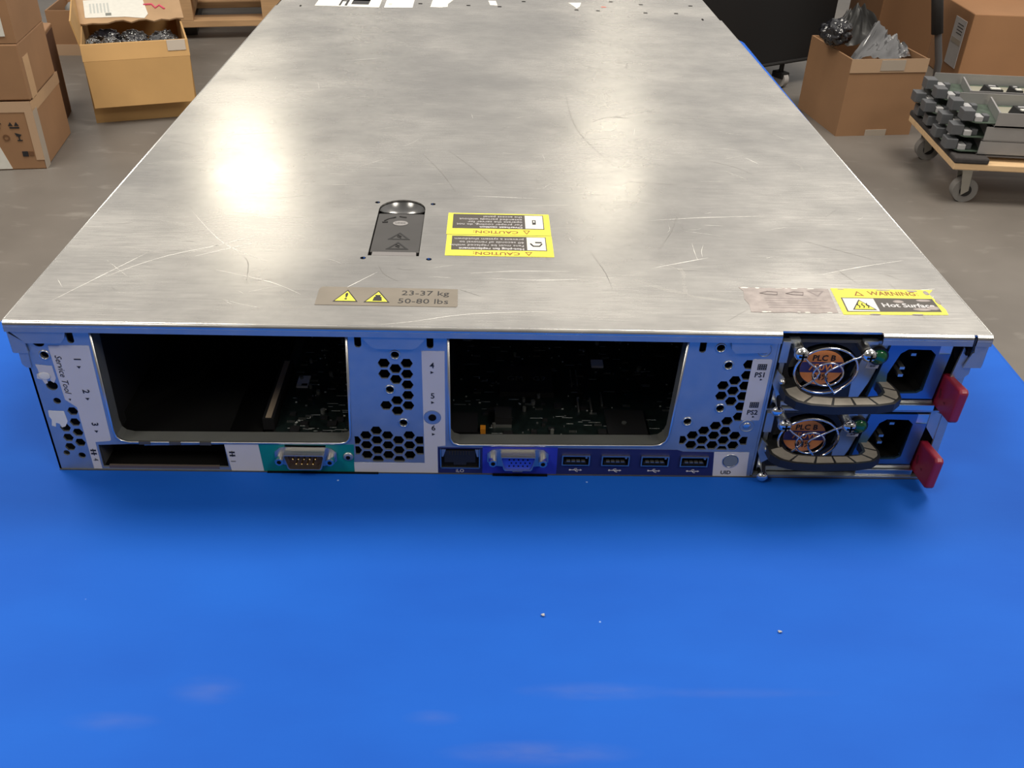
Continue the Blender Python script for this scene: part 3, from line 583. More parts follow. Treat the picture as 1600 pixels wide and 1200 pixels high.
for t_, z in (('PS1', 62.8), ('PS2', 40.8)):
    b.text(t_, 344.8, z, 3.9, -.2, M_INK, 'xz', bold=.08, sx=.95)
    b.sheet([(342.8, z + 6.2), (347.2, z + 6.2), (347.2, z + 2.9), (342.8, z + 2.9)], [[(x_, z_), (x_ + .5, z_), (x_ + .5, z_ + .45), (x_, z_ + .45)] for x_ in (343.2, 344.2, 345.2, 346.2) for z_ in (z + 3.3, z + 4.3, z + 5.3)], -.2, -.12, M_INK, 'xz')
b.prism([(345.2, 59.6), (346.4, 60.2), (345.2, 60.8)], -.2, -.14, M_INK); b.prism([(345.2, 37.6), (346.4, 38.2), (345.2, 38.8)], -.2, -.14, M_INK)
b.build('supply_label', rp)
# ---- UID button
b = mm(); b.cyl((338.9, 3, 10.4), (338.9, -.4, 10.4), 3.6, mat('clear_grey_button', (.16, .19, .22), .25, coat=.4), 24); b.tube([(338.9 + 4 * math.cos(t_), -.15, 10.4 + 4 * math.sin(t_)) for t_ in [2 * math.pi * i / 24 for i in range(24)]], .3, M_STEELB, 6, True)
b.build('identification_button', sv)
# ---- ports
def jack_screw(b, x, z):
    b.cyl((x, 0, z), (x, -5.2, z), 2.35, M_CHROME, 6); b.cyl((x, -5.2, z), (x, -5.6, z), 2.0, M_CHROME, 16); b.cyl((x, -5.55, z), (x, -5.7, z), 1.1, M_BLACKM, 12)
def dsub(name, cx, cz, wt, wb, hh, shell, inner, pins, pinm, label):
    b = mm()
    top, bot = cz + hh / 2, cz - hh / 2
    def tr(k, y): return [(cx - wt / 2 + k, y, top - k), (cx + wt / 2 - k, y, top - k), (cx + wt / 2 - k * .6, y, top - k - 1), (cx + wb / 2 - k, y, bot + k + 1), (cx + wb / 2 - k - .8, y, bot + k), (cx - wb / 2 + k + .8, y, bot + k), (cx - wb / 2 + k, y, bot + k + 1), (cx - wt / 2 + k * .6, y, top - k - 1)]
    flange = mm(); b.sheet([(cx - 15.4, cz - 2.6), (cx - 13, cz - 5), (cx - wb / 2, cz - hh / 2 - 1.3), (cx + wb / 2, cz - hh / 2 - 1.3), (cx + 13, cz - 5), (cx + 15.4, cz - 2.6), (cx + 15.4, cz + 2.6), (cx + 13, cz + 5), (cx + wt / 2, cz + hh / 2 + 1.2), (cx - wt / 2, cz + hh / 2 + 1.2), (cx - 13, cz + 5), (cx - 15.4, cz + 2.6)], [], -.8, -.2, shell, 'xz')
    v = tr(0, -.8) + tr(0, -6) + tr(.5, -6) + tr(.5, -1.4); n_ = 8
    b.add(v, [(k * n_ + i, k * n_ + (i + 1) % n_, (k + 1) * n_ + (i + 1) % n_, (k + 1) * n_ + i) for k in range(3) for i in range(n_)], shell)
    o = b.build(name, sv, bevel=.0002)
    b = mm(); b.sheet([(x, z) for x, y, z in tr(.5, 0)], [], -4.6 if inner is M_VGA else -1.8, -1.2, inner, 'xz')
    o2 = b.build('insert', o)
    for x, z in pins:
        b = mm()
        if pinm is M_BLACKM: b.cyl((x, -4.5, z), (x, -4.7, z), .45, pinm, 8)
        else: b.cyl((x, -1.8, z), (x, -5.2, z), .5, pinm, 8); b.ball((x, -5.2, z), .5, pinm, 8)
        b.build('pin' if pinm is not M_BLACKM else 'pin_hole', o)
    for sx in (-12.5, 12.5):
        b = mm(); jack_screw(b, cx + sx, cz - .2); b.build('jack_screw', o)
    o['label'] = label
pins9 = [(124.3 + (i - 2) * 2.77, 12.2) for i in range(5)] + [(124.3 + (i - 1.5) * 2.77, 9.2) for i in range(4)]
dsub('serial_port', 124.3, 10.6, 19.6, 17.0, 9.2, M_STEELB, mat('dark_brown_insert', (.05, .02, .015), .5), pins9, M_GOLD, 'nine-pin serial port on a teal label')
pins15 = [(230.8 + (i - 2) * 2.29 + (1.1 if r_ == 1 else 0), 13 - r_ * 1.98) for r_ in range(3) for i in range(5)]
dsub('video_port', 230.6, 11.2, 17.2, 14.6, 8.6, M_STEELB, M_VGA, pins15, M_BLACKM, 'blue fifteen-hole video port')
b = mm(); b.box(191.4, 211.6, .5, 14, 3.8, 16, M_BLACKM); 
for x0, x1, z0, z1 in ((191.4, 192.0, 3.8, 16), (211, 211.6, 3.8, 16), (191.4, 211.6, 3.7, 4.3)): b.box(x0, x1, -.5, .6, z0, z1, M_STEELB)
b.prism([(193.6, 14.6), (209.2, 14.6), (209.2, 7.2), (204.6, 7.2), (204.6, 5.6), (198.2, 5.6), (198.2, 7.2), (193.6, 7.2)], .2, .5, M_BLACK)
for i in range(8): b.box(196 + i * 1.4, 196.4 + i * 1.4, -.1, .3, 12.2, 14.4, mat('dim_pin', (.08, .065, .04), .5, .7))
b.prism([(192.2, 15.6), (194.4, 15.6), (193, 11), (192.2, 11)], -.1, .3, M_SOLD); b.prism([(210.8, 15.6), (209, 15.6), (210, 11), (210.8, 11)], -.1, .3, M_SOLD)
b.build('network_port', sv)
for k, x in enumerate((260, 280.1, 300.2, 320.2)):
    b = mm(); v = []
    for (e, y) in ((0, 1), (0, -1.2), (.6, -1.2), (.6, 5)): v += [(x - 7.1 + e, y, 13.3 - e), (x + 7.1 - e, y, 13.3 - e), (x + 7.1 - e, y, 7.0 + e), (x - 7.1 + e, y, 7.0 + e)]
    b.add(v, [(q * 4 + i, q * 4 + (i + 1) % 4, (q + 1) * 4 + (i + 1) % 4, (q + 1) * 4 + i) for q in range(2) for i in range(4)], M_STEELB)
    b.add(v[8:], [(i, (i + 1) % 4, 4 + (i + 1) % 4, 4 + i) for i in range(4)] + [(4, 5, 6, 7)], M_BLACKM)
    o = b.build('usb_port', sv)
    b = mm(); b.box(x - 5.8, x + 5.4, -.3, 4.8, 7.7, 9.0, M_BLACK)
    b.build('tongue', o)
    for i in range(4): b = mm(); b.box(x - 4.6 + i * 2.5, x - 2.8 + i * 2.5, -.5, 1.5, 8.9, 9.3, M_SOLD); b.build('contact', o)
    b = mm(); b.box(x + 4.8, x + 5.8, -.9, .5, 11.4, 12.7, M_SOLD); b.build('spring', o)
# serial label screw
b = mm(); b.ball((145.4, -.4, 10.6), 2.6, M_STEEL, 16, (1, .4, 1)); b.cyl((145.4, -1.3, 10.6), (145.4, -1.6, 10.6), 1.1, M_BLACKM, 12); b.build('panel_screw', sv)
# ---- adapter slot cage (lower left)
b = mm(); b.box(22.5, 84.4, 2, 60, 1.6, 2.4, M_BLACKM); b.box(22.5, 84.4, 60, 61, 1.6, 16, M_BLACKM); b.box(22.5, 84.5, 2, 60, 16.4, 16.8, M_BLACKM); b.box(22.0, 22.6, 2, 60, 1.6, 16, M_SHEET); b.box(25, 80, -.1, 1.2, 1.4, 2.9, mat('brown_tinted_steel', (.20, .16, .14), .5, .6))
b.build('adapter_slot', sv)
# ---- interior: boards
def board(x0, x1, y0, y1, z, n, parent_name, lab_):
    b = mm(); b.box(x0, x1, y0, y1, z - 1.4, z, M_PCB); o = b.build(parent_name, sv)
    if lab_: o['label'] = lab_
    q = mm(); rr = random.Random(int(x0))
    for i in range(n):
        x = rr.uniform(x0 + 1, x1 - 3); y = y0 + (y1 - y0) * rr.random() ** 1.4; k = rr.random()
        if k < .45: q.box(x, x + rr.uniform(.4, 1.2), y, y + rr.uniform(.4, .8), z, z + .5, rr.choice([M_SOLD, M_SILK, M_CHIP, M_SHELF]))
        elif k < .7:
            l = rr.uniform(2, 7); q.box(x, x + l, y, y + .25, z, z + .05, M_SILK)
        elif k < .8:
            for j in range(6): q.box(x + j * .7, x + j * .7 + .35, y, y + 1.4, z, z + .3, M_SOLD)
        elif k < .93: w_ = rr.uniform(1.5, 5); q.box(x, x + w_, y, y + w_ * rr.uniform(.6, 1), z, z + 1, M_CHIP)
        else: w_ = rr.uniform(.8, 1.4); q.cyl((x, y, z), (x, y, z + 2.5), w_, M_SHELF, 10)
    c_ = q.build('surface_components', o); c_['kind'] = 'stuff'
    return o
bd = board(195, 345, 11, 300, 8, 700, 'system_board', 'dark green main board seen through the wide middle opening')
def chip(x0, x1, y0, y1, z, h_, m, name, parent, txt=None):
    b = mm(); b.box(x0, x1, y0, y1, z, z + h_, m)
    if txt: b.text(txt, (x0 + x1) / 2, (y0 + y1) / 2, (y1 - y0) * .22, z + h_ + .03, M_SHELF, 'xy')
    return b.build(name, parent)
chip(222, 252, 58, 86, 8, 3, M_CHIP, 'management_chip', bd, 'GM   G9')
chip(276, 283, 89, 96, 8, 1.4, M_LABEL, 'small_label', bd); chip(196, 210, 12, 34, 8, 6, M_BLACK, 'connector_block', bd); chip(219, 228, 30, 40, 8, 6, M_CHIP, 'connector_block', bd)
chip(211.4, 214.2, 23.2, 26.8, 8, 3.2, M_ORANGE, 'orange_capacitor', bd); chip(279, 300, 22, 44, 8, 2, M_CHIP, 'chip', bd)
for x in (262.6, 265.8): chip(x, x + .7, 68, 84, 8, 1.6, M_SOLD, 'contact_strip', bd)
for x, y in ((264.6, 44), (271.6, 44), (278, 50)): chip(x, x + .8, y, y + 12, 8, 1.6, M_SOLD, 'contact_strip', bd)
chip(217, 228, 29, 29.6, 8, 1.6, M_SHELF, 'metal_clip', bd)
rd = board(104, 149, 11, 120, 8, 190, 'riser_board', 'dark circuit board at one side of the wide opening numbered 1 to 3')
chip(108, 114.5, 64, 75, 8, 1, M_LABEL, 'small_label', rd)
b = mm(); b.box(97.5, 103.4, 26, 84, 7, 14, M_BLACK); b.box(99, 102, 27, 82, 14, 14.3, mat('beige_slot_plastic', (.28, .22, .16), .5)); b.build('card_connector', sv)
b = mm(); b.box(24, 97, 12, 300, 3, 7, M_BLACKM); b.box(24, 30, 12, 200, 7, 74, M_BLACK); b.box(32, 37, 30, 60, 7, 11, M_SHELF)
b.prism([(30, 20), (60, 60), (60, 120), (30, 120)], 7, 22, M_BLACKM, 'z'); b.cyl((42, 26, 7), (42, 26, 15), 3.2, M_BLACK, 18); b.tube([(42 + 3.3 * math.cos(t_), 26 + 3.3 * math.sin(t_), 15.2) for t_ in [2 * math.pi * i / 20 for i in range(20)]], .35, M_SHELF, 6, True)
b.build('air_baffle', sv)
for x0, x1, m_ in ((150, 194, M_BLACKM), (310, 350, M_BLACKM), (2, 21, M_SHEET)): b = mm(); b.box(x0, x1, 20, 21, 1, 80, m_); b.build('inner_baffle', sv)
# sealing return behind the lower port row
b = mm(); b.box(86, 189, 9.5, 10, 1, 17.6, M_BLACKM); b.box(213, 349, 9.5, 10, 1, 17.8, M_BLACKM); b.build('port_cage', sv)

# ---- power supplies
def power_supply(dz, lbl, hz=58.6, hs=.93):
    T = Matrix.Translation((0, 0, dz))
    b = mm(); v = []
    X0, X1, Z0, Z1 = 354.0, 434.6, 43.2, 80.8
    b.box(X0, X1, 17, 300, Z0, Z1, M_SHEET, T)
    # steel front frame pieces
    b.box(354, 396, 3, 6.2, 43, 45.5, M_STEEL, T); b.box(354, 356.5, 3, 6.2, 43, 81, M_STEEL, T); b.box(354, 396, 3, 6.2, 79.4, 81.2, M_SHEET, T)
    b.prism([(395.6, 81), (405, 81), (399.6, 57), (396, 47), (434, 47.5), (434, 44), (392, 43.6), (391, 60)], 3, 6.4, M_STEEL, T=T)
    b.box(352.2, 356.2, -.6, 3, 70, 82.0, M_STEEL, T); b.box(356, 361, .5, 4, 80, 82.4, M_STEEL, T); b.box(391, 398, .5, 4, 80, 82.2, M_STEEL, T)
    b.box(428.5, 434.8, 2, 6.2, 74, 80.6, M_STEELB, T); b.box(405, 434.6, .5, 6.2, 42.6, 46.2, M_STEELB, T)
    ps = b.build('power_supply', sv, bevel=.0003); ps['label'] = lbl
    # fan
    b = mm(); b.sheet([(357, 45.6), (395, 45.6), (395.4, 79.4), (357, 79.4)], [circ(375.5, 65.5, 16.6, 32, 13.4)], 3.6, 4.6, M_BLACK, 'xz', T)
    b.cyl((375.5, 12, 65.5 + dz), (375.5, 14, 65.5 + dz), 17, M_BLACKM, 32)
    for i in range(7):
        a = 2 * math.pi * i / 7 + .3; ca, sa = math.cos(a), math.sin(a); pa, pb = -sa, ca
        b.add([(375.5 + ca * 8 + pa * 1.5, 6, 65.5 + sa * 8 + pb * 1.5), (375.5 + ca * 16 + pa * 5, 6, 65.5 + (sa * 16 + pb * 5) * .82), (375.5 + ca * 16 - pa * 1, 10, 65.5 + (sa * 16 - pb * 1) * .82), (375.5 + ca * 8 - pa * 3, 10, 65.5 + sa * 8 - pb * 3)], [(0, 1, 2, 3)], M_BLACK, T)
    fan = b.build('cooling_fan', ps)
    b = mm(); cx, cz, rx, rz = 374.6, 66.0, 10.6, 9.6
    disk = circ(cx, cz, rx, 40, rz)
    b.cyl((cx, 8, cz + dz), (cx, 2.4, cz + dz), 10.6, M_BLACK, 30)
    b.prism(disk, 2.2, 2.4, M_FANO, T=T); band = clip(clip(disk, 1, cz - 2.6, True), 1, cz + 3.2, False); b.prism(band, 2.1, 2.25, M_FANB, T=T)
    b.text('PLC B', cx, cz + 5.4, 4.4, 2.05, M_INK, 'xz', T=T, bold=.1); b.text('750W', cx, cz + .2, 5.2, 2.0, M_FANO, 'xz', T=T, bold=.1); b.text('94%', cx, cz - 5.4, 5, 2.05, M_INK, 'xz', T=T, bold=.05)
    b.build('fan_sticker', ps)
    # wire finger guard
    b = mm(); gy = -3.2; gx, gz = 374.8, 67.3
    b.tube([(gx + 15 * math.cos(t_), gy + .6, gz + 12.6 * math.sin(t_)) for t_ in [2 * math.pi * i / 40 for i in range(40)]], .62, M_CHROME, 8, True, T)
    b.tube([(gx + 1.2 + 7.2 * math.cos(t_), gy, gz - 1.6 + 6.4 * math.sin(t_)) for t_ in [2 * math.pi * i / 30 for i in range(30)]], .5, M_CHROME, 8, True, T)
    wl = [(359.6, -5, 78.6), (361.8, gy, 76), (366, gy, 72), (370.6, gy, 68.6), (371.8, gy, 66.6), (371.2, gy, 64), (368.4, gy, 61), (364, gy, 57.6)]
    wr = [(391.4, -5, 78.6), (388.6, gy, 75.2), (386, gy, 74.2), (380, gy, 70.4), (375.6, gy, 67.6), (374.8, gy, 65.8), (375.6, gy, 62.6), (378.6, gy, 58.6), (381.4, gy, 54.8), (384.2, gy, 58)]
    for W_ in (wl, wr): b.tube(W_, .55, M_CHROME, 8, False, T)
    b.build('finger_guard', ps)
    for x, z in ((359.8, 78.8), (391.6, 78.6)):
        b = mm(); b.cyl((x, 4, z + dz), (x, -5, z + dz), 2.6, M_STEELB, 16); b.ball((x, -6.4, z + dz), 3.5, M_CHROME, 20, (1, .8, 1)); b.box(x - 1.8, x + 1.8, -9.4, -8.8, z - .4, z + .4, M_BLACKM, T); b.box(x - .4, x + .4, -9.4, -8.8, z - 1.8, z + 1.8, M_BLACKM, T); b.build('guard_screw', ps)
    # status lens and its icon label
    b = mm(); b.cyl((399.9, 3, 73.6 + dz), (399.9, .5, 73.6 + dz), 4.6, M_BLACK, 24); b.ball((399.9, 0.6, 73.6 + dz), 3.9, M_LED, 20, (1, .6, 1)); b.build('status_lamp', ps)
    b = mm(); b.prism([(396.6, 70.2), (402.6, 70.2), (401.8, 65.8), (396.0, 65.8)], 2.6, 2.9, M_LABEL, T=T); b.text('~/', 399.2, 68.9, 2.6, 2.4, M_INK, 'xz', T=T); b.text('==', 399, 67, 2.4, 2.4, M_INK, 'xz', T=T); b.build('lamp_label', ps)
    # power inlet
    b = mm(); hexo = [(406.8, 63.5), (410.4, 75), (413.6, 77.4), (424.4, 77.2), (427.4, 74.6), (426.6, 54.2), (424, 52.4), (412, 52), (408, 55)]
    b.sheet([(404.8, 80.4), (428.6, 80.6), (428.6, 75), (434.4, 75), (432.6, 49.2), (400.4, 49.2)], [hexo], 1.6, 4.4, M_INLETP, 'xz', T)
    inl = b.build('power_inlet', ps, bevel=.0003)
    b = mm(); n_ = len(hexo); b.add([(x, 3, z) for x, z in hexo] + [(x, 16, z) for x, z in hexo], [(i, (i + 1) % n_, n_ + (i + 1) % n_, n_ + i) for i in range(n_)] + [list(range(n_, 2 * n_))], M_BLACKM, T); b.build('socket_well', inl)
    for x, z in ((418.6, 72.4), (415.0, 64.6), (415.2, 60.4)):
        b = mm(); b.box(x - 1.2, x + 1.2, 5, 16, z - .7, z + .7, M_SOLD, T); b.build('blade_pin', inl)
    # swing handle: black loop with dusty ribbed pads on its upper face
    HZ = hz
    outer = [(359, 5), (357.4, -3), (357.8, -12), (361.4, -17.6), (367.5, -20.6), (379, -21.8), (400, -20.6), (408.5, -18.4), (413.4, -13.4), (414.4, -7.4), (413, 0), (410.6, 6)]
    inner = [(405.4, 6), (406.6, -1), (406.2, -7.4), (403, -11.2), (396, -12.4), (381, -12.8), (371.6, -11.4), (367.2, -7), (366.0, -1), (366.2, 5)]
    outer = [(x - 3.4 if x > 370 else x - 2.6, 5 + (y - 5) * hs) for x, y in outer]; inner = [(x - 3.6 if x > 370 else x - 2.8, 5 + (y - 5) * hs) for x, y in inner]
    b = mm(); loop = outer + inner
    b.sheet(loop, [], HZ - 4.4, HZ, M_BLACK, 'xy', T); hd = b.build('pull_handle', ps, bevel=.0008)
    mid_o, mid_i = outer, inner[::-1]
    def along(P_, t_):
        L = [0]
        for a_, b_ in zip(P_, P_[1:]): L.append(L[-1] + math.dist(a_, b_))
        d = t_ * L[-1]
        for i in range(len(P_) - 1):
            if d <= L[i + 1] + 1e-9:
                q_ = (d - L[i]) / (L[i + 1] - L[i]); return Vector((P_[i][0] + (P_[i + 1][0] - P_[i][0]) * q_, P_[i][1] + (P_[i + 1][1] - P_[i][1]) * q_))
        return Vector(P_[-1])
    cells = [(.12, .26), (.275, .40), (.415, .52), (.535, .64), (.655, .76), (.775, .86), (.875, .96)]
    for a_, b_ in cells:
        pts_o = []; pts_i = []
        for k in range(6):
            t_ = a_ + (b_ - a_) * k / 5; o_, i_ = along(outer, t_), along(mid_i, t_)
            pts_o.append((o_.lerp(i_, .16))[:]); pts_i.append((o_.lerp(i_, .84))[:])
        q = mm(); q.sheet(pts_o + pts_i[::-1], [], HZ - .1, HZ + .15, M_HANDLE, 'xy', T); q.build('handle_pad', hd)
    b = mm(); b.prism([(352.4, 66), (356.5, 62), (357.5, 54), (354.2, 51.5), (351.6, 58)], -1.5, .5, M_STEEL, T=T); b.ball((355.6, -1.5, 63 - 3 + dz), 1.6, M_STEELB, 12); b.build('handle_hinge', ps)
    # maroon release lever standing out of the face
    b = mm(); pr = [(9.3, 61.2), (6, 62.3), (-13.6, 65.0), (-15.4, 63.6), (-14.4, 46.4), (-12.6, 45.4), (7.6, 43.4), (9.4, 45.4)]
    b.prism(pr, 435.2, 439.8, M_MAROON, 'x', T)
    lv = b.build('release_lever', ps, bevel=.0012, seg=3)
    b = mm(); b.prism([(1, 51), (1.6, 55.6), (.4, 55.8), (-.6, 53.4), (-.4, 51)], 435.0, 435.4, mat('dark_maroon_recess', (.12, .008, .015), .6), 'x', T); b.prism([(-4, 51.4), (-6, 52.4), (-6, 51)], 435.05, 435.3, mat('dark_maroon_recess', (.12, .008, .015)), 'x', T); b.build('lever_arrow', lv)
    # thumb screw below the hinge
    b = mm(); b.cyl((357, 4, 44.6 + dz), (355.5, -3.5, 44.6 + dz), 2.2, M_CHROME, 14); b.ball((355.4, -4.2, 44.6 + dz), 3.0, M_CHROME, 14, (1, .7, .9)); b.build('thumb_screw', ps)
power_supply(0, 'upper power supply with chrome finger guard, black handle and maroon lever')
power_supply(-40.9, 'lower power supply with chrome finger guard, black handle and maroon lever', 62.6, .80)
b = mm(); b.box(352, 441, 1.5, 300, 41.2, 42.2, M_STEEL); b.box(352, 441, -.4, 3, .2, 1.6, M_STEEL); b.box(435.8, 440.4, 4, 60, 1, 82, M_BLACKM)
b.sheet([(440.4, 0), (444.6, 0), (444.6, 66), (440.4, 80)], [], 1.2, 2.4, M_STEEL, 'xz'); b.prism([(434.6, 32), (440.4, 24), (440.4, 40), (434.6, 42)], 1.6, 4.6, M_STEEL); b.prism([(434.6, 79), (440.2, 80), (440.2, 66), (436.4, 74)], 2, 5, M_BLACKM)
b.build('power_bay_frame', sv)
# feet keep the pan just off the table
b = mm(); b.box(0, 445, -.6, 1.2, -.0, .5, M_SHEET); b.box(104, 160, -1.2, 0, .0, .6, M_BLACKM); b.box(218, 246, -1.6, 0, .0, .6, M_BLACKM); b.build('bottom_edge', sv)

# ================================================================= BACKGROUND
M_CARD = mat('brown_cardboard', (.31, .17, .086), .75, var=.1, scale=5)
M_CARD2 = mat('tan_cardboard', (.52, .31, .12), .75, var=.07, scale=6)
M_CARDD = mat('inner_cardboard', (.34, .20, .10), .8, var=.08, scale=8)
M_CARD3 = mat('orange_brown_cardboard', (.39, .20, .095), .75, var=.07, scale=4)
M_TAPE = mat('clear_tape', (.50, .34, .22), .25, coat=.3)
M_TAPEG = mat('grey_tape', (.42, .36, .30), .35)
M_POLY = mat('black_poly_film', (.012, .012, .016), .16, spec=.8)
M_FILM = mat('grey_antistatic_film', (.028, .028, .030), .14, spec=1.0, coat=.6)
M_CHAR = mat('charcoal_carpet', (.045, .04, .04), .95, var=.15, scale=90, bump=.3)
M_PLY = mat('pale_plywood', (.70, .48, .27), .6, var=.08, scale=12, stretch=(1, 8, 8))
M_WOOD = mat('pallet_wood', (.50, .31, .16), .75, var=.15, scale=6, stretch=(1, 10, 10))
M_BLADE = mat('grey_blade_steel', (.42, .41, .41), .4, .55, var=.04, scale=20)
M_PLUGG = mat('grey_connector_plastic', (.10, .105, .115), .5)
M_PLUGL = mat('light_connector_plastic', (.42, .42, .43), .45)

def open_walls(w_, d_, h_, m, th=.006):
    b = MB(); b.box(0, w_, 0, th, 0, h_, m); b.box(0, w_, d_ - th, d_, 0, h_, m); b.box(0, th, th, d_ - th, 0, h_, m); b.box(w_ - th, w_, th, d_ - th, 0, h_, m); b.box(th, w_ - th, th, d_ - th, 0, th, m)
    return b
def flapbox(parent, name, hinge, wdt, ln, rot, m, th=.005, T0=None, jag=0):
    """flap hinged on a line: local x along the hinge, local y outwards"""
    b = MB(); pts = [(0, 0), (wdt, 0)]
    if jag:
        rr = random.Random(jag); k = 14
        pts += [(wdt * (1 - i / k) * 1.0, ln + rr.uniform(-.012, .012)) for i in range(k + 1)]
    else: pts += [(wdt - .006, ln), (.006, ln)]
    b.prism(pts, -th / 2, th / 2, m, 'z')
    o = b.build(name, parent); o.matrix_basis = Matrix.Translation(hinge) @ Euler(rot).to_matrix().to_4x4()
    return o

# --- stack of cartons at the left edge
e = empty('cardboard_box', (-1.153, 2.436, 0), R(8), 'closed brown carton with printed handling symbols, at the bottom of the stack beside the table', 'box', 'cartons stacked beside the table')
b = MB(); b.box(-.46, 0, 0, .33, 0, .208, M_CARD); b.build('body', e, bevel=.004)
b = MB(); b.box(-.46, .0, -.0012, 0, .178, .21, M_TAPE); b.box(0, .0012, 0, .33, .172, .208, M_TAPE); b.box(-.022, .0012, -.0014, 0, .03, .18, M_TAPE); b.box(0.0, .0014, 0, .045, .0, .18, M_TAPEG); b.build('tape', e)
b = MB()
def sym(cx, cz, k):
    y = -.0016
    if k == 0: b.prism([(cx - .009, cz + .002), (cx + .009, cz + .002), (cx, cz + .013)], y, 0, M_INK); b.box(cx - .003, cx + .003, y, 0, cz - .012, cz + .002, M_INK)
    if k == 1:
        for s_ in (-.011, .006): b.prism([(cx + s_ - .005, cz), (cx + s_ + .008, cz), (cx + s_ + .002, cz + .011)], y, 0, M_INK)
        b.box(cx - .013, cx + .014, y, 0, cz - .008, cz - .004, M_INK)
    if k == 2: b.sheet(circ(cx, cz, .010, 16), [circ(cx, cz, .006, 16)], y, 0, mat('faint_ink', (.15, .07, .03), .8), 'xz')
    if k == 3: b.prism([(cx - .009, cz + .012), (cx + .009, cz + .006), (cx + .003, cz), (cx - .006, cz + .002)], y, 0, M_INK); b.box(cx - .001, cx + .002, y, 0, cz - .01, cz, M_INK); b.box(cx - .006, cx + .008, y, 0, cz - .013, cz - .010, M_INK)
sym(-.105, .142, 0); sym(-.062, .138, 1); sym(-.092, .102, 2); sym(-.056, .104, 3); b.box(-.058, -.042, -.0016, 0, .042, .058, M_INK); b.box(-.040, -.026, -.0016, 0, .044, .058, mat('faint_ink', (.15, .07, .03)))
b.build('printed_symbols', e)
b = MB(); b.prism([(-.30, .004), (-.098, .004), (-.125, .10), (-.30, .10)], -.0016, 0, M_WHITE); b.build('shipping_label', e)

e = empty('cardboard_box', (-1.153, 2.436, .212), R(8), 'brown carton in the middle of the stack, taped up one corner', 'box', 'cartons stacked beside the table')
b = MB(); b.box(-.44, .004, .004, .30, 0, .162, M_CARD); b.build('body', e, bevel=.004)
b = MB(); b.box(.004, .0052, .02, .075, .0, .12, M_TAPE); b.build('tape', e)
e = empty('cardboard_box', (-1.153, 2.436, .376), R(8), 'open brown carton with a white label, on top of the stack of three', 'box', 'cartons stacked beside the table')
b = open_walls(.42, .29, .20, M_CARD)
o = b.build('body', e); o.location = (-.416, .006, 0)
b = MB(); b.prism([(-.10, .02), (-.022, .02), (-.022, .10), (-.10, .10)], .0035, .006, M_WHITE); b.build('shipping_label', e)
b = MB(); b.cyl((-.10, .06, .10), (-.02, .06, .10), .05, M_FILM, 10); b.build('contents', e)

e = empty('cardboard_box', (-1.245, 2.80, 0), R(12), 'narrow brown carton with grey tape and a dark side, behind the stack of three', 'box')
b = MB(); b.prism([(-.3, 0), (.0, 0), (.0, .30), (-.3, .32)], 0, .22, M_CARD); b.build('body', e, bevel=.004)
b = MB(); b.box(.0, .0015, .01, .07, .02, .30, M_TAPEG); b.box(.0, .002, .09, .2, .0, .29, mat('dark_brown_paper', (.10, .045, .025), .8)); b.build('tape', e)
e = empty('cardboard_box', (-1.62, 3.72, 0), R(6), 'shallow open carton holding grey foam, behind the carton stack', 'box')
b = open_walls(.36, .3, .18, M_CARD); b.build('body', e)
b = MB(); b.ball((.18, .15, .16), .12, mat('grey_foam', (.28, .28, .27), .9), 12, (1.2, 1, .35)); b.build('foam', e)
b = MB(); b.box(.0, .36, -.004, -.001, .0, .045, M_TAPE); b.build('tape', e)

# --- open carton with the hanging flap
e = empty('open_cardboard_box', (-1.151, 2.872, 0), R(19.5), 'large open tan carton full of dark antistatic bags, its front flap hanging down', 'box')
W_, D_, H_ = .345, .70, .262
b = open_walls(W_, D_, H_, M_CARD2); b.build('body', e)
flapbox(e, 'flap', (.004, -.004, H_ - .048), W_ - .004, .150, (R(-74), 0, 0), M_CARD2).matrix_basis = Matrix.Translation((W_ - .002, -.024, H_ - .048)) @ Euler((R(-80), 0, R(180))).to_matrix().to_4x4()
b = MB(); b.prism([(.0, H_ + .004), (-.004, H_ + .002), (-.026, H_ - .047), (-.022, H_ - .049), (.001, H_ - .002)], 0, W_, M_CARD2, 'x'); b.build('folded_rim', e)
o = flapbox(e, 'flap', (0, 0, 0), W_ + .02, .44, (0, 0, 0), mat('greyed_tan_cardboard', (.42, .27, .15), .8, var=.1, scale=10), jag=3); o.matrix_basis = Matrix.Translation((W_ + .008, D_, H_ + .125)) @ Euler((R(-15), R(1), R(180))).to_matrix().to_4x4()
lbm = MB(); lbm.prism([(.13, .27), (.335, .27), (.335, .40), (.20, .41), (.135, .43), (.12, .40)], .003, .0045, M_WHITE, 'z')
for i in range(6): lbm.box(.31 - i * .012, .316 - i * .012, .30, .37, .0045, .005, M_SILK, None)
lbm.box(.245, .265, .375, .395, .0045, .005, M_SHELF)
l2 = lbm.build('shipping_label', o)
lbm = MB(); lbm.tube([(.13, .33, .004), (.10, .33, .004), (.09, .36, .004), (.075, .34, .004), (.06, .37, .004)], .004, mat('pink_marker', (.65, .08, .15), .7), 6); lbm.build('pink_scribble', o)
o = flapbox(e, 'flap', (0, 0, 0), D_, .08, (0, 0, 0), M_CARD2); o.matrix_basis = Matrix.Translation((0, D_, H_)) @ Euler((0, 0, R(-90))).to_matrix().to_4x4() @ Euler((R(100), 0, 0)).to_matrix().to_4x4()
b = MB(); b.prism([(-.004, H_ + .0035), (-.006, H_ + .003), (-.020, H_ - .028), (-.016, H_ - .028)], W_ - .07, W_ - .01, M_TAPEG, 'x'); b.build('tape', e)
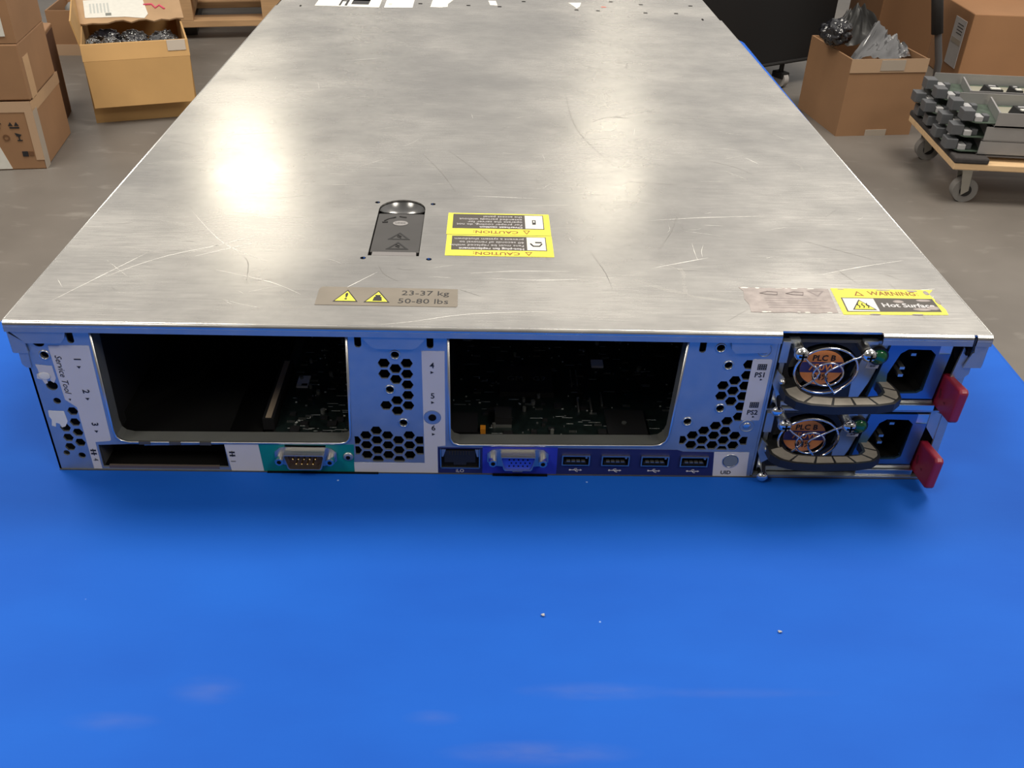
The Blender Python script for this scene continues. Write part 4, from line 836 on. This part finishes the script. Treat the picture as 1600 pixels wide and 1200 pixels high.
# crumpled bags
def crumple(c_, rx, ry, rz, m, seed, n=22, amp=.22, rot=0):
    rr = random.Random(seed); b = MB(); bm = bmesh.new(); bmesh.ops.create_icosphere(bm, subdivisions=5, radius=1)
    import mathutils.noise as mn
    for v in bm.verts:
        p = v.co.copy(); f_ = 1 + amp * (mn.noise(p * 2.1 + Vector((seed, 0, 0))) + 1.2 * abs(mn.noise(p * 3 + Vector((0, seed, 0)))) + .25 * abs(mn.noise(p * 8 + Vector((seed, 0, 0)))) - .35)
        v.co = Vector((p.x * rx, p.y * ry, p.z * rz)) * f_
    Tm = Matrix.Translation(c_) @ Matrix.Rotation(rot, 4, 'Z')
    b.add([Tm @ v.co for v in bm.verts], [[v.index for v in f.verts] for f in bm.faces], m, smooth=True); bm.free(); return b
for i, (x, y, z, s_) in enumerate([(.088, .16, .19, .052), (.172, .17, .20, .045), (.267, .16, .19, .055), (.075, .29, .19, .055), (.17, .29, .19, .045), (.275, .29, .18, .05), (.04, .055, .235, .026), (.098, .06, .235, .026), (.16, .06, .22, .028)]):
    P_ = Matrix.Rotation(R(19.5), 4, 'Z') @ Vector((x, y, 0)); 
    o = crumple((0, 0, 0), s_, s_ * .9, s_ * .55, M_FILM if i % 2 == 0 or i > 4 else M_POLY, i + 3, amp=.3).build('antistatic_bag'); o.location = (-1.151 + P_.x, 2.872 + P_.y, z + .02)
    tag(o, 'crumpled dark antistatic bag inside the large open tan carton', 'bag', 'antistatic bags in the open tan carton')

# --- pallet
e = empty('wooden_pallet', (-1.30, 3.98, 0), R(12), 'weathered wooden pallet behind the open tan carton', 'pallet')
for z0, z1, nm in ((.175, .20, 'deck_board'), (.055, .085, 'bottom_board')):
    for k in range(5 if nm == 'deck_board' else 3):
        y = k * (.19 if nm == 'deck_board' else .38)
        b = MB(); b.box(.09, 1.0, y, y + .11, z0, z1, M_WOOD); b.build(nm, e, bevel=.003)
for x in (.1, .50, .88):
    b = MB(); b.box(x, x + .1, 0, .86, .085, .175, M_WOOD); b.build('stringer', e)
b = MB(); [b.box(x, x + .09, .1, .8, 0, .055, M_BLACK) for x in (.11, .51, .88)]; b.build('dark_shade_foot', e)  # added black feet standing in for the shade under the pallet

# --- black cabinet on casters, top right of the server
e = empty('black_cabinet', (1.30, 3.42, 0), R(30), 'tall matt black equipment case on a clear caster, behind the corner of the table', 'case')
b = MB(); b.box(-.35, .38, 0, .5, .095, .72, mat('matt_black_panel', (.012, .012, .013), .5)); b.build('body', e, bevel=.01)
b = MB(); b.box(-.35, .38, -.004, .0, .105, .112, mat('dark_grey_trim', (.05, .05, .052), .4)); b.build('trim_line', e)
for x, y in ((.155, .05), (.34, .40)):
    b = MB(); b.cyl((x - .012, y - .03, .03), (x + .012, y - .03, .03), .03, mat('clear_wheel', (.45, .43, .42), .2, coat=.5), 20); b.box(x - .02, x + .02, y - .05, y + .01, .035, .06, M_BLACK); b.cyl((x, y - .02, .06), (x, y - .02, .095), .01, M_BLACK, 10); b.build('caster', e, bevel=.003)

# --- carton with black bags
e = empty('cardboard_box', (1.4685, 2.9066, 0), R(7.5), 'open brown carton with a taped rim holding black plastic bags, beside the dolly', 'box')
b = open_walls(.286, .34, .270, M_CARD); b.build('body', e)
b = MB(); b.box(-.001, .287, -.0025, -.0005, .225, .272, M_TAPE); b.build('taped_rim', e)
b = MB(); b.box(.11, .20, -.004, -.0025, .232, .268, M_TAPEG); b.box(.11, .19, -.003, -.0005, 0, .022, M_TAPEG); b.build('tape', e)
o = crumple((0, 0, 0), .055, .062, .045, M_POLY, 11, amp=.2).build('black_bag'); o.location = (1.445, 3.06, .325); tag(o, 'dark crumpled black plastic bag slumped over the side of the brown carton', 'bag')
import mathutils.noise as mn
def film(name, P4, seed, m, nx=26, ny=20, amp=.012):
    b = MB(); vs = []
    for j in range(ny + 1):
        for i in range(nx + 1):
            u, v = i / nx, j / ny
            p = (Vector(P4[0]) * (1 - u) + Vector(P4[1]) * u) * (1 - v) + (Vector(P4[3]) * (1 - u) + Vector(P4[2]) * u) * v
            k = mn.noise(Vector((u * 6 + seed, (u * .7 + v) * 1.3, seed))) * amp * 1.6 + mn.noise(Vector((u * 15 - v * 4, v * 2, seed))) * amp * .6
            vs.append(p + Vector((0, -.4, 1)) * k)
    b.add(vs, [(j * (nx + 1) + i, j * (nx + 1) + i + 1, (j + 1) * (nx + 1) + i + 1, (j + 1) * (nx + 1) + i) for j in range(ny) for i in range(nx)], m, smooth=True)
    return b.build(name)
o = film('plastic_bag', [(1.475, 2.95, .262), (1.715, 2.985, .258), (1.71, 3.10, .292), (1.585, 3.08, .352)], 5, mat('clear_grey_film', (.09, .09, .095), .13, spec=1.0, coat=.6), amp=.016)
tag(o, 'shiny grey film bag with bright creases on top of the brown carton', 'bag')
o = film('black_bag', [(1.45, 3.15, .262), (1.73, 3.18, .255), (1.60, 3.22, .378), (1.53, 3.22, .380)], 9, mat('charcoal_poly_film', (.03, .03, .03), .45), amp=.02)
tag(o, 'peaked matt black bag standing up behind the shiny film in the brown carton', 'bag')

# --- pale panel and shaded cartons behind
e = MB(); e.box(0, .30, 0, .05, 0, .62, mat('pale_olive_panel', (.36, .35, .28), .7)); o = e.build('foam_panel', bevel=.008); o.location = (1.80, 3.86, 0); o.rotation_euler = (0, 0, R(8)); tag(o, 'pale grey-green foam panel standing behind the black bags', 'panel')
e = empty('cardboard_box', (1.75, 3.46, 0), R(4), 'dark shaded carton between the bagged carton and the metal pole', 'box'); b = MB(); b.box(0, .24, 0, .3, 0, .50, mat('shade_brown_cardboard', (.16, .075, .03), .8)); b.build('body', e, bevel=.004)  # the shade on this carton is put into its dark brown colour
b = MB(); b.box(-.0015, 0, .0, .3, .2, .25, M_BLACK); b.box(.0, .1, -.0015, 0, .40, .5, M_BLACK); b.build('tape', e)
e = empty('cardboard_box', (2.183, 3.575, 0), R(-3), 'large orange-brown carton with a pale label on its side, behind the dolly', 'box'); b = MB(); b.box(0, .62, 0, .55, 0, .292, M_CARD3); b.build('body', e, bevel=.004)
b = MB(); b.box(-.0016, 0, .05, .17, .06, .25, M_LABEL); b.box(-.0022, -.0016, .06, .16, .15, .17, M_TAPEG)
for i in range(4): b.box(-.0022, -.0016, .07, .13, .19 + i * .012, .193 + i * .012, M_INK)
b.build('shipping_label', e)
e = empty('cardboard_box', (2.16, 4.18, 0), R(-3), 'pinkish carton standing behind the large orange-brown one', 'box'); b = MB(); b.box(0, .6, 0, .4, 0, .62, mat('pinkish_cardboard', (.45, .26, .15), .75, var=.1, scale=5)); b.build('body', e, bevel=.004); b = MB(); b.box(.33, .39, -.0015, 0, 0, .62, M_TAPE); b.build('tape', e)
# --- pale blue-grey crate just past the front cover
e = empty('plastic_crate', (.92, 4.25, 0), R(5), 'pale blue-grey plastic crate just beyond the far corner of the server', 'crate')
b = open_walls(.42, .3, .20, mat('blue_grey_plastic', (.30, .33, .42), .5), .012); b.build('body', e)
b = MB(); b.box(-.01, .43, -.012, .0, .185, .205, mat('pale_grey_plastic', (.55, .56, .62), .5)); b.box(.40, .432, -.014, 0, .0, .20, mat('pale_grey_plastic', (.5, .5, .5))); b.box(-.01, .43, -.010, 0, .10, .125, mat('pale_grey_plastic', (.5, .5, .5))); b.build('rim', e)

# --- leaning pole
b = MB(); b.tube([(1.920, 3.18, .0), (1.900, 3.18, .20), (1.835, 3.20, .44), (1.815, 3.22, .9)], .013, mat('grey_metal_tube', (.20, .20, .21), .3, .7), 12)
b.tube([(1.870, 3.19, .30), (1.835, 3.2, .44), (1.815, 3.22, .92)], .021, mat('dark_grip', (.035, .033, .033), .5), 12)
o = b.build('metal_pole'); tag(o, 'grey metal pole with a thick dark grip standing behind the dolly', 'pole')

# --- dolly
DX, DY = 1.612, 2.295
e = empty('furniture_dolly', (DX, DY, 0), R(-4.5), 'low plywood dolly with charcoal carpet ends, carrying the stacked blade servers', 'dolly')
b = MB(); b.box(0, .76, 0, .075, .112, .132, M_PLY); b.box(0, .76, .385, .46, .112, .132, M_PLY); b.box(.0, .09, .07, .40, .112, .132, M_PLY); b.box(.67, .76, .07, .40, .112, .132, M_PLY); b.build('frame', e, bevel=.003)
for x in (-.002, .66):
    b = MB(); b.box(x, x + .102, -.002, .462, .132, .150, M_CHAR); b.build('carpet_strip', e, bevel=.005)
for x, y in ((.045, .045), (.045, .41), (.715, .045), (.715, .41)):
    c_ = MB(); c_.box(x - .03, x + .04, y - .03, y + .03, .106, .112, mat('zinc_plate', (.5, .49, .45), .35, .9)); c_.prism([(x - .005, .106), (x + .025, .106), (x + .03, .04), (x + .01, .025)], y - .024, y - .021, mat('zinc_plate', (.5, .5, .5))); c_.prism([(x - .005, .106), (x + .025, .106), (x + .03, .04), (x + .01, .025)], y + .019, y + .022, mat('zinc_plate', (.5, .5, .5)))
    co_ = c_.build('caster', e)
    q = MB(); q.cyl((x + .024, y - .016, .0375), (x + .024, y + .016, .0375), .0375, mat('grey_rubber', (.22, .21, .20), .6), 24); q.cyl((x + .024, y - .018, .0375), (x + .024, y - .015, .0375), .018, M_BLACK, 16); q.build('wheel', co_, bevel=.003)

# --- blade servers on the dolly
def blade(x, y, z, rz, label):
    e = empty('blade_server', (x, y, z), rz, label, 'server', 'blade servers stacked on the dolly')
    L_, W_, H_ = .50, .198, .042
    b = MB(); b.box(.075, L_, 0, .0025, 0, H_, M_BLADE); b.box(.03, L_, W_ - .0025, W_, 0, H_, M_BLADE); b.box(.075, L_, 0, W_, 0, .004, M_BLADE); b.box(L_ - .003, L_, 0, W_, 0, H_, M_BLADE)
    b.build('tray', e)
    b = MB(); b.prism([(-.0, .03), (.02, .005), (.075, .005), (L_ - .01, .005), (L_ - .01, W_ - .005), (.0, W_ - .005)], .007, .0095, M_PCBG, 'z'); bo = b.build('circuit_board', e)
    b = MB(); b.box(.13, L_ - .02, .03, W_ - .03, .0095, .012, mat('pale_inner_metal', (.50, .48, .38), .4, .5)); b.prism([(.085, .02), (.09, .02), (.12, W_ - .02), (.115, W_ - .02)], .0095, H_ - .004, M_BLADE, 'z'); b.build('divider', e)
    for k, (x0, y0) in enumerate(((-.012, .015), (-.012, .115))):
        b = MB(); b.box(x0 - .006, x0 + .028, y0, y0 + .044, .009, .040, M_PLUGG); b.box(x0 + .03, x0 + .052, y0 - .006, y0 + .03, .0095, .026, M_PLUGL); b.box(x0 + .054, x0 + .072, y0 + .002, y0 + .026, .0095, .028, M_PLUGG); b.build('connector', e, bevel=.002)
    for k, (x0, w_) in enumerate(((.15, .055), (.235, .03), (.30, .06), (.39, .04))):
        b = MB(); b.prism([(x0, .0095), (x0 + w_, .0095), (x0 + w_ * .9, .034), (x0 + w_ * .18, .034)], .05, .11, M_CHIP); b.box(x0 + w_ * .25, x0 + w_ * .8, .055, .07, .034, .037, M_WHITE); b.box(x0 + w_ * .3, x0 + w_ * .7, .085, .095, .034, .037, M_PLUGL); b.build('module', e)
    return e
Zb = .1505
def rotated(dx, dy): v = Matrix.Rotation(R(-4.5), 4, 'Z') @ Vector((dx, dy, 0)); return DX + v.x, DY + v.y
spots = [(-.005, .030, 0, 'blade server at the bottom of the front stack, resting on the dolly carpet'), (.000, .030, 1, 'middle blade server of the front stack on the dolly'), (.020, .028, 2, 'topmost blade server of the front stack, its tray of black modules open'),
         (.005, .245, 0, 'blade server at the bottom of the rear stack on the dolly'), (-.015, .245, 1, 'middle blade server of the rear stack on the dolly'), (.010, .247, 2, 'topmost blade server of the rear stack, nearest the big carton')]
protos = None
for i, (dx, dy, k, lab_) in enumerate(spots):
    x, y = rotated(dx, dy); z = Zb + k * .0435
    if protos is None: protos = blade(x, y, z, R(-4.5), lab_)
    else:
        r_ = protos.copy(); C.objects.link(r_); r_.location = (x, y, z); r_['label'] = lab_
        for ch in list(protos.children):
            if ch.name.split('.')[0] in ('tray', 'circuit_board', 'divider', 'connector', 'module'):
                cc = ch.copy(); C.objects.link(cc); cc.parent = r_
